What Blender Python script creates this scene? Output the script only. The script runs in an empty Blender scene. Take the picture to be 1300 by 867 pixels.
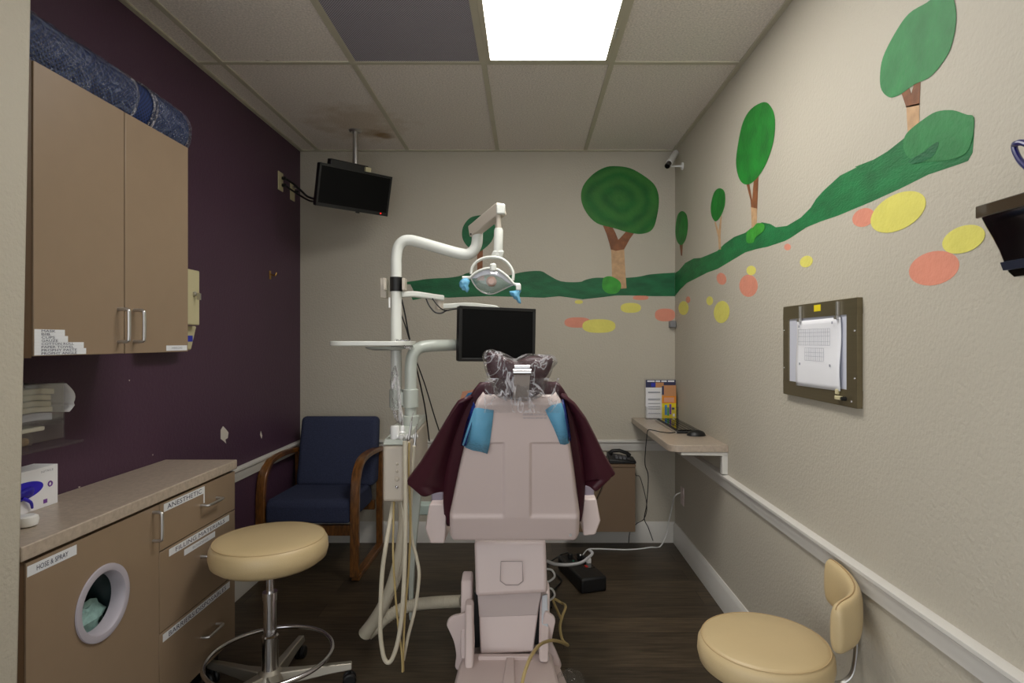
import bpy, bmesh, math, random
from mathutils import Vector, Matrix
random.seed(7)
PI = math.pi
C = bpy.context.scene.collection
F, CX, CY, CH = 748.0, 670.0, 433.0, 1.364      # focal length (px), vanishing point, camera height
BACK, LEFT, RIGHT, TOP = 4.0, -1.545, 1.0, 2.658

def P(px, py, Y):                                # a measured point of the room at distance Y
    return Vector(((px - CX) / F * Y, Y, CH - (py - CY) / F * Y))
def PR(px, py, off=0.0):                         # the same on the right wall
    X = RIGHT - off; Y = F * X / (px - CX)
    return Vector((X, Y, CH - (py - CY) / F * Y))

# ------------------------------------------------------------------ materials
def lin(c):
    return tuple(((v / 255) / 12.92 if v / 255 <= .04045 else ((v / 255 + .055) / 1.055) ** 2.4) for v in c) + (1,)
def mat(name, col, rough=.5, metal=0, bump=0, bscale=200, var=0, vscale=6, stretch=None, coat=0, emit=0, spec=.5, trans=0, alpha=1, detail=3):
    m = bpy.data.materials.new(name); m.use_nodes = True
    nt = m.node_tree; b = nt.nodes['Principled BSDF']; L = nt.links.new
    b.inputs['Base Color'].default_value = lin(col); b.inputs['Roughness'].default_value = rough
    b.inputs['Metallic'].default_value = metal; b.inputs['Specular IOR Level'].default_value = spec
    b.inputs['Coat Weight'].default_value = coat
    b.inputs['Transmission Weight'].default_value = trans; b.inputs['Alpha'].default_value = alpha
    if emit: b.inputs['Emission Color'].default_value = lin(col); b.inputs['Emission Strength'].default_value = emit
    tc = nt.nodes.new('ShaderNodeTexCoord'); src = tc.outputs['Object']
    if stretch:
        mp = nt.nodes.new('ShaderNodeMapping'); mp.inputs['Scale'].default_value = stretch
        L(src, mp.inputs['Vector']); src = mp.outputs['Vector']
    n = nt.nodes.new('ShaderNodeTexNoise'); n.inputs['Scale'].default_value = vscale; n.inputs['Detail'].default_value = 4
    L(src, n.inputs['Vector'])
    mx = nt.nodes.new('ShaderNodeMixRGB'); mx.blend_type = 'MULTIPLY'; mx.inputs['Fac'].default_value = 1
    rp = nt.nodes.new('ShaderNodeMapRange'); v = max(var, .02)
    rp.inputs['From Min'].default_value = .3; rp.inputs['From Max'].default_value = .7
    rp.inputs['To Min'].default_value = 1 - v; rp.inputs['To Max'].default_value = 1 + v * .6
    L(n.outputs['Fac'], rp.inputs['Value']); mx.inputs['Color1'].default_value = lin(col)
    L(rp.outputs['Result'], mx.inputs['Color2']); L(mx.outputs['Color'], b.inputs['Base Color'])
    if bump:
        n2 = nt.nodes.new('ShaderNodeTexNoise'); n2.inputs['Scale'].default_value = bscale; n2.inputs['Detail'].default_value = detail
        L(src, n2.inputs['Vector'])
        bp = nt.nodes.new('ShaderNodeBump'); bp.inputs['Strength'].default_value = bump; bp.inputs['Distance'].default_value = .004
        L(n2.outputs['Fac'], bp.inputs['Height']); L(bp.outputs['Normal'], b.inputs['Normal'])
    m['mix'] = mx.name
    return m
def film(name, col, opacity=.12, bscale=35, bump=.9, gloss=.35, rough=.12, glint=0.0, cscale=18, stretch=(1, 1, 1), gmul=.55, clear=.93):     # thin crinkled plastic film
    m = bpy.data.materials.new(name); m.use_nodes = True; nt = m.node_tree; L = nt.links.new
    nt.nodes.clear(); N = nt.nodes.new
    out = N('ShaderNodeOutputMaterial'); tr = N('ShaderNodeBsdfTransparent'); gl = N('ShaderNodeBsdfGlossy'); df = N('ShaderNodeBsdfDiffuse')
    tr.inputs['Color'].default_value = (.93, .93, .93, 1); gl.inputs['Roughness'].default_value = rough; df.inputs['Color'].default_value = lin(col)
    tc = N('ShaderNodeTexCoord'); n = N('ShaderNodeTexNoise'); n.inputs['Scale'].default_value = bscale; n.inputs['Detail'].default_value = 5
    n.inputs['Distortion'].default_value = 1.5
    bp = N('ShaderNodeBump'); bp.inputs['Strength'].default_value = bump; bp.inputs['Distance'].default_value = .02
    L(tc.outputs['Object'], n.inputs['Vector']); L(n.outputs['Fac'], bp.inputs['Height']); L(bp.outputs['Normal'], gl.inputs['Normal'])
    fr = N('ShaderNodeFresnel'); fr.inputs['IOR'].default_value = 1.5; L(bp.outputs['Normal'], fr.inputs['Normal'])
    ad = N('ShaderNodeMath'); ad.operation = 'ADD'; ad.use_clamp = True; ad.inputs[1].default_value = gloss; L(fr.outputs['Fac'], ad.inputs[0])
    m1 = N('ShaderNodeMixShader'); m1.inputs['Fac'].default_value = opacity; L(tr.outputs[0], m1.inputs[1]); L(df.outputs[0], m1.inputs[2])
    if glint:                                    # bright glints of the crinkled plastic, painted in as whitish noise streaks
        mp = N('ShaderNodeMapping'); mp.inputs['Scale'].default_value = stretch; L(tc.outputs['Object'], mp.inputs['Vector'])
        c1 = N('ShaderNodeTexNoise'); c1.inputs['Scale'].default_value = cscale; c1.inputs['Detail'].default_value = 3; c1.inputs['Distortion'].default_value = 1.2; L(mp.outputs['Vector'], c1.inputs['Vector'])
        s1 = N('ShaderNodeMath'); s1.operation = 'SUBTRACT'; s1.inputs[1].default_value = .5; L(c1.outputs['Fac'], s1.inputs[0])
        a1 = N('ShaderNodeMath'); a1.operation = 'ABSOLUTE'; L(s1.outputs[0], a1.inputs[0])
        r1 = N('ShaderNodeMapRange'); r1.inputs['From Min'].default_value = 0; r1.inputs['From Max'].default_value = .035; r1.inputs['To Min'].default_value = glint; r1.inputs['To Max'].default_value = opacity
        L(a1.outputs[0], r1.inputs['Value']); L(r1.outputs[0], m1.inputs['Fac'])
    m2 = N('ShaderNodeMixShader'); ml = N('ShaderNodeMath'); ml.operation = 'MULTIPLY'; ml.inputs[1].default_value = gmul; tr.inputs['Color'].default_value = (clear, clear, clear, 1)
    L(ad.outputs[0], ml.inputs[0]); L(ml.outputs[0], m2.inputs['Fac']); L(m1.outputs[0], m2.inputs[1]); L(gl.outputs[0], m2.inputs[2])
    L(m2.outputs[0], out.inputs['Surface'])
    return m

M = {}
M['cream'] = mat('cream_wall_paint', (190, 183, 168), .62, bump=.7, bscale=95, var=.03, vscale=2)
M['purple'] = mat('purple_wall_paint', (76, 51, 70), .5, bump=.35, bscale=75, var=.05, vscale=3, spec=.4)
M['trim'] = mat('white_trim_paint', (214, 211, 205), .4, var=.03)
M['laminate'] = mat('taupe_laminate', (144, 123, 101), .38, bump=.05, bscale=400, var=.03, vscale=15)
M['laminate_edge'] = mat('dark_laminate_edge', (84, 62, 40), .5)
M['worktop'] = mat('speckled_worktop', (178, 163, 147), .33, var=.16, vscale=70, bump=.02)
M['chrome'] = mat('chrome', (215, 215, 218), .16, metal=1)
M['steel'] = mat('brushed_steel', (196, 194, 192), .38, metal=1)
M['castalu'] = mat('cast_aluminium', (178, 172, 160), .42, metal=.85)
M['vinyl'] = mat('tan_vinyl', (200, 178, 136), .42, bump=.12, bscale=300, var=.05, vscale=5)
M['navy'] = mat('navy_upholstery', (60, 65, 88), .95, bump=.5, bscale=500, var=.22, vscale=160, spec=.1)
M['wood'] = mat('stained_wood', (118, 74, 30), .35, var=.6, vscale=7, stretch=(14, 2.5, 2.5), bump=.05, coat=.3)
M['pinkwhite'] = mat('off_white_plastic', (220, 203, 200), .38, var=.02, vscale=3)
M['putty'] = mat('putty_enamel', (200, 190, 176), .35, var=.02)
M['enamel'] = mat('white_enamel', (222, 224, 218), .22, var=.02, coat=.3)
M['greyenamel'] = mat('pale_grey_enamel', (190, 196, 188), .28, var=.02, coat=.2)
M['maroon'] = mat('maroon_vinyl', (70, 28, 40), .42, bump=.12, bscale=250, var=.06, vscale=8)
M['black'] = mat('black_plastic', (15, 15, 17), .45, bump=.1, bscale=500)
M['gloss'] = mat('gloss_black_plastic', (12, 11, 12), .12, coat=.4)
M['screen'] = mat('dark_screen', (7, 7, 8), .55, spec=.12)
M['whiteplastic'] = mat('white_plastic', (236, 236, 234), .3)
M['white'] = mat('white_paper', (236, 236, 240), .7)
M['label'] = mat('label_tape', (226, 228, 232), .45)
M['ink'] = mat('ink', (52, 56, 84), .6)
M['paleink'] = mat('pale_ink', (150, 152, 165), .7)
M['ivory'] = mat('ivory_plastic', (204, 195, 156), .4)
M['hose'] = mat('cream_hose', (204, 196, 176), .38)
M['hosey'] = mat('yellowed_tubing', (190, 168, 116), .35)
M['mauvepad'] = mat('mauve_grey_pad', (150, 142, 158), .5)
M['mint'] = mat('pale_mint_plastic', (205, 224, 218), .4)
M['bulb'] = mat('copper_reflector', (196, 150, 128), .3, metal=.3)
M['towel'] = mat('cream_towel', (238, 232, 214), .95, bump=.6, bscale=400)
M['greycloth'] = mat('pale_grey_cloth', (190, 190, 204), .95, bump=.6, bscale=300)
M['blueglove'] = mat('blue_nitrile', (48, 36, 190), .4)
M['logo'] = mat('purple_print', (120, 70, 160), .5)
M['bluemark'] = mat('blue_print', (40, 50, 170), .5)
M['red'] = mat('red_switch', (170, 30, 20), .4)
M['yellow'] = mat('yellow_paper', (228, 206, 20), .6)
M['orange'] = mat('orange_print', (226, 140, 40), .6)
M['navyprint'] = mat('navy_print', (50, 52, 88), .6)
M['skin'] = mat('tan_print', (196, 140, 96), .6)
M['greenprint'] = mat('green_print', (60, 160, 80), .6)
M['blueprint'] = mat('sky_blue_print', (60, 140, 200), .6)
M['card'] = mat('salmon_card', (222, 160, 130), .7)
M['palebag'] = mat('pale_teal_crumpled_bag', (150, 185, 180), .35, bump=1, bscale=25, var=.4, vscale=30)
M['darkbag'] = mat('dark_teal_bag', (36, 56, 58), .35, bump=1, bscale=15, var=.3, vscale=12)
M['brown'] = mat('brown_laminate', (124, 102, 80), .45, var=.04)
M['brass'] = mat('brass', (190, 150, 80), .3, metal=1)
M['plaster'] = mat('exposed_plaster', (214, 206, 196), .9)
M['viewerframe'] = mat('bronze_metal_frame', (118, 108, 84), .38, metal=.7, var=.05, stretch=(1, 1, 20))
M['viewer'] = mat('translucent_panel', (206, 208, 220), .3)
M['green'] = mat('mural_dark_green', (22, 104, 62), .6, bump=.5, bscale=75, var=.3, vscale=9, stretch=(1, 1, 3))
M['greenr'] = mat('mural_hill_green', (26, 116, 62), .6, bump=.5, bscale=75, var=.3, vscale=9, stretch=(1, 1, 3))
M['green2'] = mat('mural_leaf_green', (28, 128, 42), .6, bump=.5, bscale=75, var=.35, vscale=11)
M['green3'] = mat('mural_soft_green', (50, 130, 72), .6, bump=.5, bscale=75, var=.2, vscale=14)
M['green4'] = mat('mural_bright_green', (60, 158, 50), .6, bump=.5, bscale=75, var=.25, vscale=18)
M['bark'] = mat('mural_bark', (136, 84, 50), .6, bump=.4, bscale=75, var=.3, vscale=25)
M['bark2'] = mat('mural_light_bark', (198, 160, 120), .6, bump=.4, bscale=75, var=.2, vscale=30)
M['spoty'] = mat('mural_yellow', (226, 218, 108), .6, bump=.5, bscale=75, var=.06, vscale=12)
M['spots'] = mat('mural_salmon', (224, 146, 122), .6, bump=.5, bscale=75, var=.06, vscale=12)
M['navyplastic'] = mat('navy_plastic', (24, 24, 96), .35)
M['wrap'] = film('clear_plastic_wrap', (235, 232, 238), .02, bscale=42, gloss=.03, bump=1.0, rough=.1, glint=.5, cscale=14, stretch=(1, 1, .6))
M['rollwrap'] = film('clear_roll_wrap', (150, 165, 205), .05, bscale=26, gloss=.05, bump=1.0, glint=.35, cscale=20, stretch=(1, .5, 1))
M['acrylic'] = film('clear_acrylic', (215, 215, 210), .03, bump=.0, gloss=.03, rough=.05, gmul=.3, clear=.985)
M['bluefilm'] = film('blue_barrier_film', (120, 196, 236), .74, bscale=60, gloss=.05, rough=.25, bump=.5)
M['dkbluefilm'] = film('deep_blue_barrier_film', (22, 44, 112), .93, bscale=60, gloss=.05, rough=.25, bump=.5)
M['diffuser'] = mat('lit_diffuser', (255, 252, 246), .5, emit=12)
M['led'] = mat('red_led', (255, 20, 20), .5, emit=3)

def m_green_canopy():                              # painted canopy with circular brush strokes
    m = mat('mural_canopy_rings', (14, 104, 30), .6, bump=.5, bscale=75, var=.2, vscale=12)
    nt = m.node_tree; L = nt.links.new; b = nt.nodes['Principled BSDF']; mx = nt.nodes[m['mix']]
    tc = nt.nodes.new('ShaderNodeTexCoord'); w = nt.nodes.new('ShaderNodeTexWave'); w.wave_type = 'RINGS'; w.rings_direction = 'Y'
    mp = nt.nodes.new('ShaderNodeMapping'); mp.inputs['Location'].default_value = (-.888, 0, -2.9); mp.inputs['Scale'].default_value = (1, 1, 1.25)
    w.inputs['Scale'].default_value = 3.2; w.inputs['Distortion'].default_value = 6; w.inputs['Detail'].default_value = 3
    L(tc.outputs['Object'], mp.inputs['Vector']); L(mp.outputs['Vector'], w.inputs['Vector'])
    m2 = nt.nodes.new('ShaderNodeMixRGB'); m2.inputs['Color2'].default_value = lin((84, 148, 58))
    rr = nt.nodes.new('ShaderNodeMath'); rr.operation = 'MULTIPLY'; rr.inputs[1].default_value = .3
    L(w.outputs['Fac'], rr.inputs[0]); L(rr.outputs[0], m2.inputs['Fac']); L(mx.outputs['Color'], m2.inputs['Color1']); L(m2.outputs['Color'], b.inputs['Base Color'])
    return m
M['canopy'] = m_green_canopy()

def m_floor():
    m = mat('dark_wood_planks', (76, 66, 54), .42, var=.45, vscale=5, stretch=(1.2, 14, 1), bump=.08, bscale=20, spec=.35)
    nt = m.node_tree; L = nt.links.new; b = nt.nodes['Principled BSDF']; mx = nt.nodes[m['mix']]
    tc = nt.nodes.new('ShaderNodeTexCoord'); br = nt.nodes.new('ShaderNodeTexBrick')
    br.inputs['Scale'].default_value = 1; br.inputs['Brick Width'].default_value = 1.2; br.inputs['Row Height'].default_value = .15
    br.inputs['Mortar Size'].default_value = .0018; br.inputs['Color1'].default_value = (1.25, 1.2, 1.1, 1); br.inputs['Color2'].default_value = (.7, .68, .66, 1)
    br.inputs['Mortar'].default_value = (.3, .3, .3, 1); br.offset = .37
    L(tc.outputs['Object'], br.inputs['Vector'])
    m2 = nt.nodes.new('ShaderNodeMixRGB'); m2.blend_type = 'MULTIPLY'; m2.inputs['Fac'].default_value = 1
    L(mx.outputs['Color'], m2.inputs['Color1']); L(br.outputs['Color'], m2.inputs['Color2']); L(m2.outputs['Color'], b.inputs['Base Color'])
    return m
def m_ceiling():
    m = mat('fissured_ceiling_tile', (238, 230, 222), .9, bump=.9, bscale=130, var=.2, vscale=120, detail=5)
    nt = m.node_tree; L = nt.links.new; b = nt.nodes['Principled BSDF']; mx = nt.nodes[m['mix']]; N = nt.nodes.new
    ge = N('ShaderNodeNewGeometry')
    last = mx.outputs['Color']
    for (cx, cy, r, s, col) in ((-1.02, 3.50, .34, .4, (176, 148, 108)), (-.96, 3.66, .10, .45, (150, 116, 60)), (-.90, 3.71, .07, .7, (140, 104, 52)), (-.66, 2.73, .02, .8, (120, 90, 60)), (-1.2, 2.73, .02, .8, (120, 90, 60))):
        d = N('ShaderNodeVectorMath'); d.operation = 'DISTANCE'; d.inputs[1].default_value = (cx, cy, TOP)
        no = N('ShaderNodeTexNoise'); no.inputs['Scale'].default_value = 9; L(ge.outputs['Position'], no.inputs['Vector'])
        ns = N('ShaderNodeMath'); ns.operation = 'MULTIPLY_ADD'; ns.inputs[1].default_value = -r * 1.4; ns.inputs[2].default_value = r * .7
        L(no.outputs['Fac'], ns.inputs[0]); ad = N('ShaderNodeMath'); L(ge.outputs['Position'], d.inputs[0]); L(d.outputs['Value'], ad.inputs[0]); L(ns.outputs[0], ad.inputs[1])
        mr = N('ShaderNodeMapRange'); mr.inputs['From Min'].default_value = r * .35; mr.inputs['From Max'].default_value = r; mr.inputs['To Min'].default_value = s; mr.inputs['To Max'].default_value = 0
        L(ad.outputs[0], mr.inputs['Value']); m2 = N('ShaderNodeMixRGB'); L(mr.outputs[0], m2.inputs['Fac']); L(last, m2.inputs['Color1']); m2.inputs['Color2'].default_value = lin(col)
        last = m2.outputs['Color']
    L(last, b.inputs['Base Color'])
    return m
def m_dots(name, base, dot, scale, rough=.5, metal=0, axes='XY', th=.3):
    m = mat(name, base, rough, metal=metal); nt = m.node_tree; L = nt.links.new; N = nt.nodes.new; b = nt.nodes['Principled BSDF']; mx = nt.nodes[m['mix']]
    tc = N('ShaderNodeTexCoord'); mp = N('ShaderNodeMapping'); mp.inputs['Scale'].default_value = scale
    L(tc.outputs['Object'], mp.inputs['Vector']); sep = N('ShaderNodeSeparateXYZ'); L(mp.outputs['Vector'], sep.inputs[0])
    def tri(o, shift=None):
        s = N('ShaderNodeMath'); s.operation = 'SINE'; L(o, s.inputs[0]); return s.outputs[0]
    a, c = tri(sep.outputs[axes[0]]), tri(sep.outputs[axes[1]])
    mu = N('ShaderNodeMath'); mu.operation = 'MULTIPLY'; L(a, mu.inputs[0]); L(c, mu.inputs[1])
    gt = N('ShaderNodeMath'); gt.operation = 'GREATER_THAN'; gt.inputs[1].default_value = th; L(mu.outputs[0], gt.inputs[0])
    m2 = N('ShaderNodeMixRGB'); L(gt.outputs[0], m2.inputs['Fac']); L(mx.outputs['Color'], m2.inputs['Color1']); m2.inputs['Color2'].default_value = lin(dot)
    L(m2.outputs['Color'], b.inputs['Base Color']); return m
M['floor'] = m_floor(); M['ceiling'] = m_ceiling()
M['grid'] = mat('ceiling_grid_paint', (196, 190, 170), .5, var=.04)
M['perf'] = m_dots('perforated_metal', (176, 172, 184), (92, 86, 96), (620, 520, 1), axes='XY', th=.10)
M['rollblue'] = m_dots('blue_waffle_fabric', (26, 48, 100), (12, 22, 54), (560, 420, 420), rough=.8, axes='YZ', th=.25)

# ------------------------------------------------------------------ geometry helpers
class MB:
    def __init__(s): s.V = []; s.F = []
    def add(s, vs, fs):
        o = len(s.V); s.V += [Vector(v) for v in vs]; s.F += [tuple(i + o for i in f) for f in fs]; return s
    def hexa(s, p):
        return s.add(p, [(0, 3, 2, 1), (4, 5, 6, 7), (0, 1, 5, 4), (1, 2, 6, 5), (2, 3, 7, 6), (3, 0, 4, 7)])
    def box(s, x0, x1, y0, y1, z0, z1):
        return s.hexa([(x0, y0, z0), (x1, y0, z0), (x1, y1, z0), (x0, y1, z0), (x0, y0, z1), (x1, y0, z1), (x1, y1, z1), (x0, y1, z1)])
    def obox(s, c, u, v, n, w, h, t):             # centred box along the axes u (width), v (height), n (thickness)
        c, u, v, n = Vector(c), Vector(u), Vector(v), Vector(n)
        q = lambda a, b_, d: c + u * (a * w / 2) + v * (b_ * h / 2) + n * (d * t / 2)
        return s.hexa([q(-1, -1, -1), q(1, -1, -1), q(1, 1, -1), q(-1, 1, -1), q(-1, -1, 1), q(1, -1, 1), q(1, 1, 1), q(-1, 1, 1)])
    def prism(s, pts, ext):                        # planar polygon swept by a vector
        n = len(pts); pts = [Vector(p) for p in pts]; ext = Vector(ext)
        return s.add(pts + [p + ext for p in pts], [tuple(range(n))[::-1], tuple(range(n, 2 * n))] + [(i, (i + 1) % n, (i + 1) % n + n, i + n) for i in range(n)])
    def tube(s, path, r, n=10, smooth=0, closed=False, flat=1.0):
        path = [Vector(p) for p in path]
        if smooth: path = catmull(path, smooth, closed)
        m = len(path); rr = r if isinstance(r, (list, tuple)) else [r] * m
        if len(rr) != m: rr = [rr[0] + (rr[-1] - rr[0]) * i / (m - 1) for i in range(m)]
        vs = []; prev = None
        for i, p in enumerate(path):
            if closed: t = path[(i + 1) % m] - path[i - 1]
            else: t = path[min(i + 1, m - 1)] - path[max(i - 1, 0)]
            t = t.normalized() if t.length > 1e-9 else Vector((0, 0, 1))
            if prev is None:
                a = Vector((0, 0, 1)) if abs(t.z) < .9 else Vector((1, 0, 0)); u = t.cross(a).normalized()
            else:
                u = prev - t * prev.dot(t); u = u.normalized() if u.length > 1e-6 else t.orthogonal().normalized()
            prev = u; w = t.cross(u)
            vs += [p + u * (rr[i] * math.cos(2 * PI * k / n)) + w * (rr[i] * flat * math.sin(2 * PI * k / n)) for k in range(n)]
        fs = []
        for i in range(m if closed else m - 1):
            j = (i + 1) % m
            fs += [(i * n + k, i * n + (k + 1) % n, j * n + (k + 1) % n, j * n + k) for k in range(n)]
        if not closed: fs += [tuple(range(n))[::-1], tuple(range((m - 1) * n, m * n))]
        return s.add(vs, fs)
    def lathe(s, prof, c, axis='Z', n=32, sx=1.0, cap=True):  # prof: (radius, height) pairs
        c = Vector(c); vs = []
        for r, h in prof:
            r = max(r, 1e-5)
            for k in range(n):
                a = 2 * PI * k / n; p, q = r * math.cos(a), r * math.sin(a)
                vs.append(c + (Vector((p * sx, q, h)) if axis == 'Z' else Vector((h, p, q)) if axis == 'X' else Vector((p, h, q))))
        m = len(prof)
        fs = [(i * n + k, i * n + (k + 1) % n, (i + 1) * n + (k + 1) % n, (i + 1) * n + k) for i in range(m - 1) for k in range(n)]
        if cap: fs += [tuple(range(n)), tuple(range((m - 1) * n, m * n))]
        return s.add(vs, fs)
    def grid(s, fn, nu, nv):
        vs = [fn(i / nu, j / nv) for j in range(nv + 1) for i in range(nu + 1)]
        return s.add(vs, [(j * (nu + 1) + i, j * (nu + 1) + i + 1, (j + 1) * (nu + 1) + i + 1, (j + 1) * (nu + 1) + i) for j in range(nv) for i in range(nu)])
    def pillow(s, outline, n, t0, t1, rings=7, p=.45):   # puffy pad from a closed outline; n = unit normal, t0/t1 = bulge back/front
        c = sum((Vector(o) for o in outline), Vector()) / len(outline); n = Vector(n); k = len(outline); vs = []
        seq = [(a, -1) for a in [i / rings for i in range(rings)]] + [(1, 0)] + [(a, 1) for a in [1 - (i + 1) / rings for i in range(rings)]]
        for a, sg in seq:
            h = (max(0, 1 - a * a)) ** p; off = n * (h * (t1 if sg > 0 else -t0))
            vs += [c + (Vector(o) - c) * max(a, .001) + off for o in outline]
        m = len(seq)
        return s.add(vs, [(i * k + j, i * k + (j + 1) % k, (i + 1) * k + (j + 1) % k, (i + 1) * k + j) for i in range(m - 1) for j in range(k)])
    def text(s, body, origin, u, v, width, height, lift=.0006):
        cu = bpy.data.curves.new('t', 'FONT'); cu.body = body; cu.size = 1; cu.resolution_u = 2
        o = bpy.data.objects.new('t', cu); C.objects.link(o); dg = bpy.context.evaluated_depsgraph_get(); dg.update()
        me = bpy.data.meshes.new_from_object(o.evaluated_get(dg))
        xs = [q.co.x for q in me.vertices]; ys = [q.co.y for q in me.vertices]
        x0, x1, y0, y1 = min(xs), max(xs), min(ys), max(ys); u, v = Vector(u), Vector(v); n = u.cross(v)
        s.add([Vector(origin) + u * ((q.co.x - x0) / (x1 - x0) * width) + v * ((q.co.y - y0) / (y1 - y0) * height) + n * lift for q in me.vertices],
              [tuple(f.vertices) for f in me.polygons])
        bpy.data.objects.remove(o); bpy.data.curves.remove(cu); bpy.data.meshes.remove(me); return s

def catmull(p, k, closed=False):
    out = []; n = len(p); segs = n if closed else n - 1
    g = lambda i: p[i % n] if closed else p[max(0, min(n - 1, i))]
    for i in range(segs):
        a, b, c, d = g(i - 1), g(i), g(i + 1), g(i + 2)
        for j in range(k):
            t = j / k
            out.append(.5 * ((2 * b) + (c - a) * t + (2 * a - 5 * b + 4 * c - d) * t * t + (3 * b - a - 3 * c + d) * t ** 3))
    if not closed: out.append(p[-1].copy())
    return out

ROOT = {}
def thing(name, label, cat, loc=(0, 0, 0), rz=0, group=None):
    o = bpy.data.objects.new(name, None); C.objects.link(o); o.location = loc; o.rotation_euler = (0, 0, rz); o.empty_display_size = .05
    o['label'] = label; o['category'] = cat
    if group: o['group'] = group
    ROOT[o] = Matrix.Translation(Vector(loc)) @ Matrix.Rotation(rz, 4, 'Z')
    return o
def build(name, mb, m, parent=None, bevel=0, seg=2, smooth=True, solid=0, sub=0, local=False, angle=35, label=None, off=1):
    me = bpy.data.meshes.new(name); vs = mb.V
    if parent is not None:
        r = parent
        while r not in ROOT and r.parent is not None: r = r.parent
        Mx = ROOT.get(r, Matrix.Identity(4))
        if not local: inv = Mx.inverted(); vs = [inv @ v for v in vs]
        loc = Vector((0, 0, 0))
    else:
        loc = Vector(((min(v.x for v in vs) + max(v.x for v in vs)) / 2, (min(v.y for v in vs) + max(v.y for v in vs)) / 2, min(v.z for v in vs)))
        vs = [v - loc for v in vs]
    me.from_pydata([tuple(v) for v in vs], [], mb.F); me.validate()
    bm = bmesh.new(); bm.from_mesh(me); bmesh.ops.remove_doubles(bm, verts=bm.verts, dist=1e-5)
    bmesh.ops.recalc_face_normals(bm, faces=bm.faces); bm.to_mesh(me); bm.free()
    me.materials.append(m)
    if smooth:
        me.shade_smooth(); me.set_sharp_from_angle(angle=math.radians(angle))
    o = bpy.data.objects.new(name, me); C.objects.link(o)
    if parent is not None: o.parent = parent
    else: o.location = loc; ROOT[o] = Matrix.Translation(loc)
    if solid:
        q = o.modifiers.new('solid', 'SOLIDIFY'); q.thickness = solid; q.offset = off
    if bevel:
        q = o.modifiers.new('bevel', 'BEVEL'); q.width = bevel; q.segments = seg; q.limit_method = 'ANGLE'; q.angle_limit = math.radians(40); q.harden_normals = False
    if sub:
        q = o.modifiers.new('sub', 'SUBSURF'); q.levels = sub; q.render_levels = sub
    if label: o['label'] = label
    return o
def tag(o, label, cat, group=None):
    o['label'] = label; o['category'] = cat
    if group: o['group'] = group
    return o
def struct(name, mb, m, parent=None, **k):
    o = build(name, mb, m, parent, **k)
    if parent is None: o['kind'] = 'structure'
    return o
X3, Y3, Z3 = Vector((1, 0, 0)), Vector((0, 1, 0)), Vector((0, 0, 1))

# ------------------------------------------------------------------ the room
struct('floor', MB().box(-3.2, 1.12, -1.6, 4.12, -.06, 0), M['floor'])
ceil = struct('ceiling', MB().box(-3.2, 1.12, -1.6, 4.12, TOP, TOP + .08), M['ceiling'])
g = MB()
for x in (-1.42, -.812, -.205, .39): g.box(x - .012, x + .012, -1.6, BACK, TOP - .006, TOP + .004)
for y in (.306, 1.52, 2.734): g.box(-3.0 if y < 1.2 else LEFT, RIGHT, y - .012, y + .012, TOP - .0065, TOP + .004)
g.box(LEFT, RIGHT, BACK - .022, BACK, TOP - .008, TOP + .004); g.box(LEFT, LEFT + .022, 1.5, BACK, TOP - .008, TOP + .004); g.box(RIGHT - .022, RIGHT, -1.6, BACK, TOP - .008, TOP + .004)
struct('ceiling_grid', g, M['grid'], ceil)
wb = struct('wall_back', MB().box(LEFT - .1, 1.12, BACK, BACK + .12, 0, TOP + .05), M['cream'])
wr = struct('wall_right', MB().box(RIGHT, RIGHT + .12, -1.6, BACK + .1, 0, TOP + .05), M['cream'])
wl = struct('wall_left', MB().box(LEFT - .12, LEFT, 1.4, BACK + .1, 0, TOP + .05), M['purple'])
xe = lambda z: -1.2455 + .0196 * z                 # the slightly leaning free edge of the near wall
nb = [(-3.2, 1.28, 0), (xe(0), 1.28, 0), (xe(0), 1.43, 0), (-3.2, 1.43, 0), (-3.2, 1.28, TOP), (xe(TOP), 1.28, TOP), (xe(TOP), 1.43, TOP), (-3.2, 1.43, TOP)]
struct('wall_front', MB().hexa(nb), M['cream'], bevel=.008)
def rail(axis, a, b, side):
    prof = [(0, .622), (.010, .622), (.012, .640), (.016, .652), (.016, .672), (.026, .680), (.026, .690), (.010, .696), (0, .696)]
    pts = [(side - d, a, z) if axis == 'R' else (side + d, a, z) if axis == 'L' else (a, side - d, z) for d, z in prof]
    return MB().prism(pts, (b - a) * (X3 if axis == 'B' else Y3))
struct('trim_1', rail('B', LEFT, RIGHT, BACK), M['trim']); struct('trim_2', rail('R', -1.6, BACK - .02, RIGHT), M['trim']); struct('trim_3', rail('L', 2.56, BACK - .02, LEFT), M['trim'])
def base(axis, a, b, side):
    prof = [(0, 0), (.016, 0), (.016, .118), (.011, .130), (.006, .140), (0, .140)]
    pts = [(side - d, a, z) if axis == 'R' else (side + d, a, z) if axis == 'L' else (a, side - d, z) for d, z in prof]
    return MB().prism(pts, (b - a) * (X3 if axis == 'B' else Y3))
struct('baseboard_back', base('B', LEFT, RIGHT, BACK), M['trim']); struct('baseboard_right', base('R', -1.6, BACK - .016, RIGHT), M['trim']); struct('baseboard_left', base('L', 2.56, BACK - .016, LEFT), M['trim'])

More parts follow.
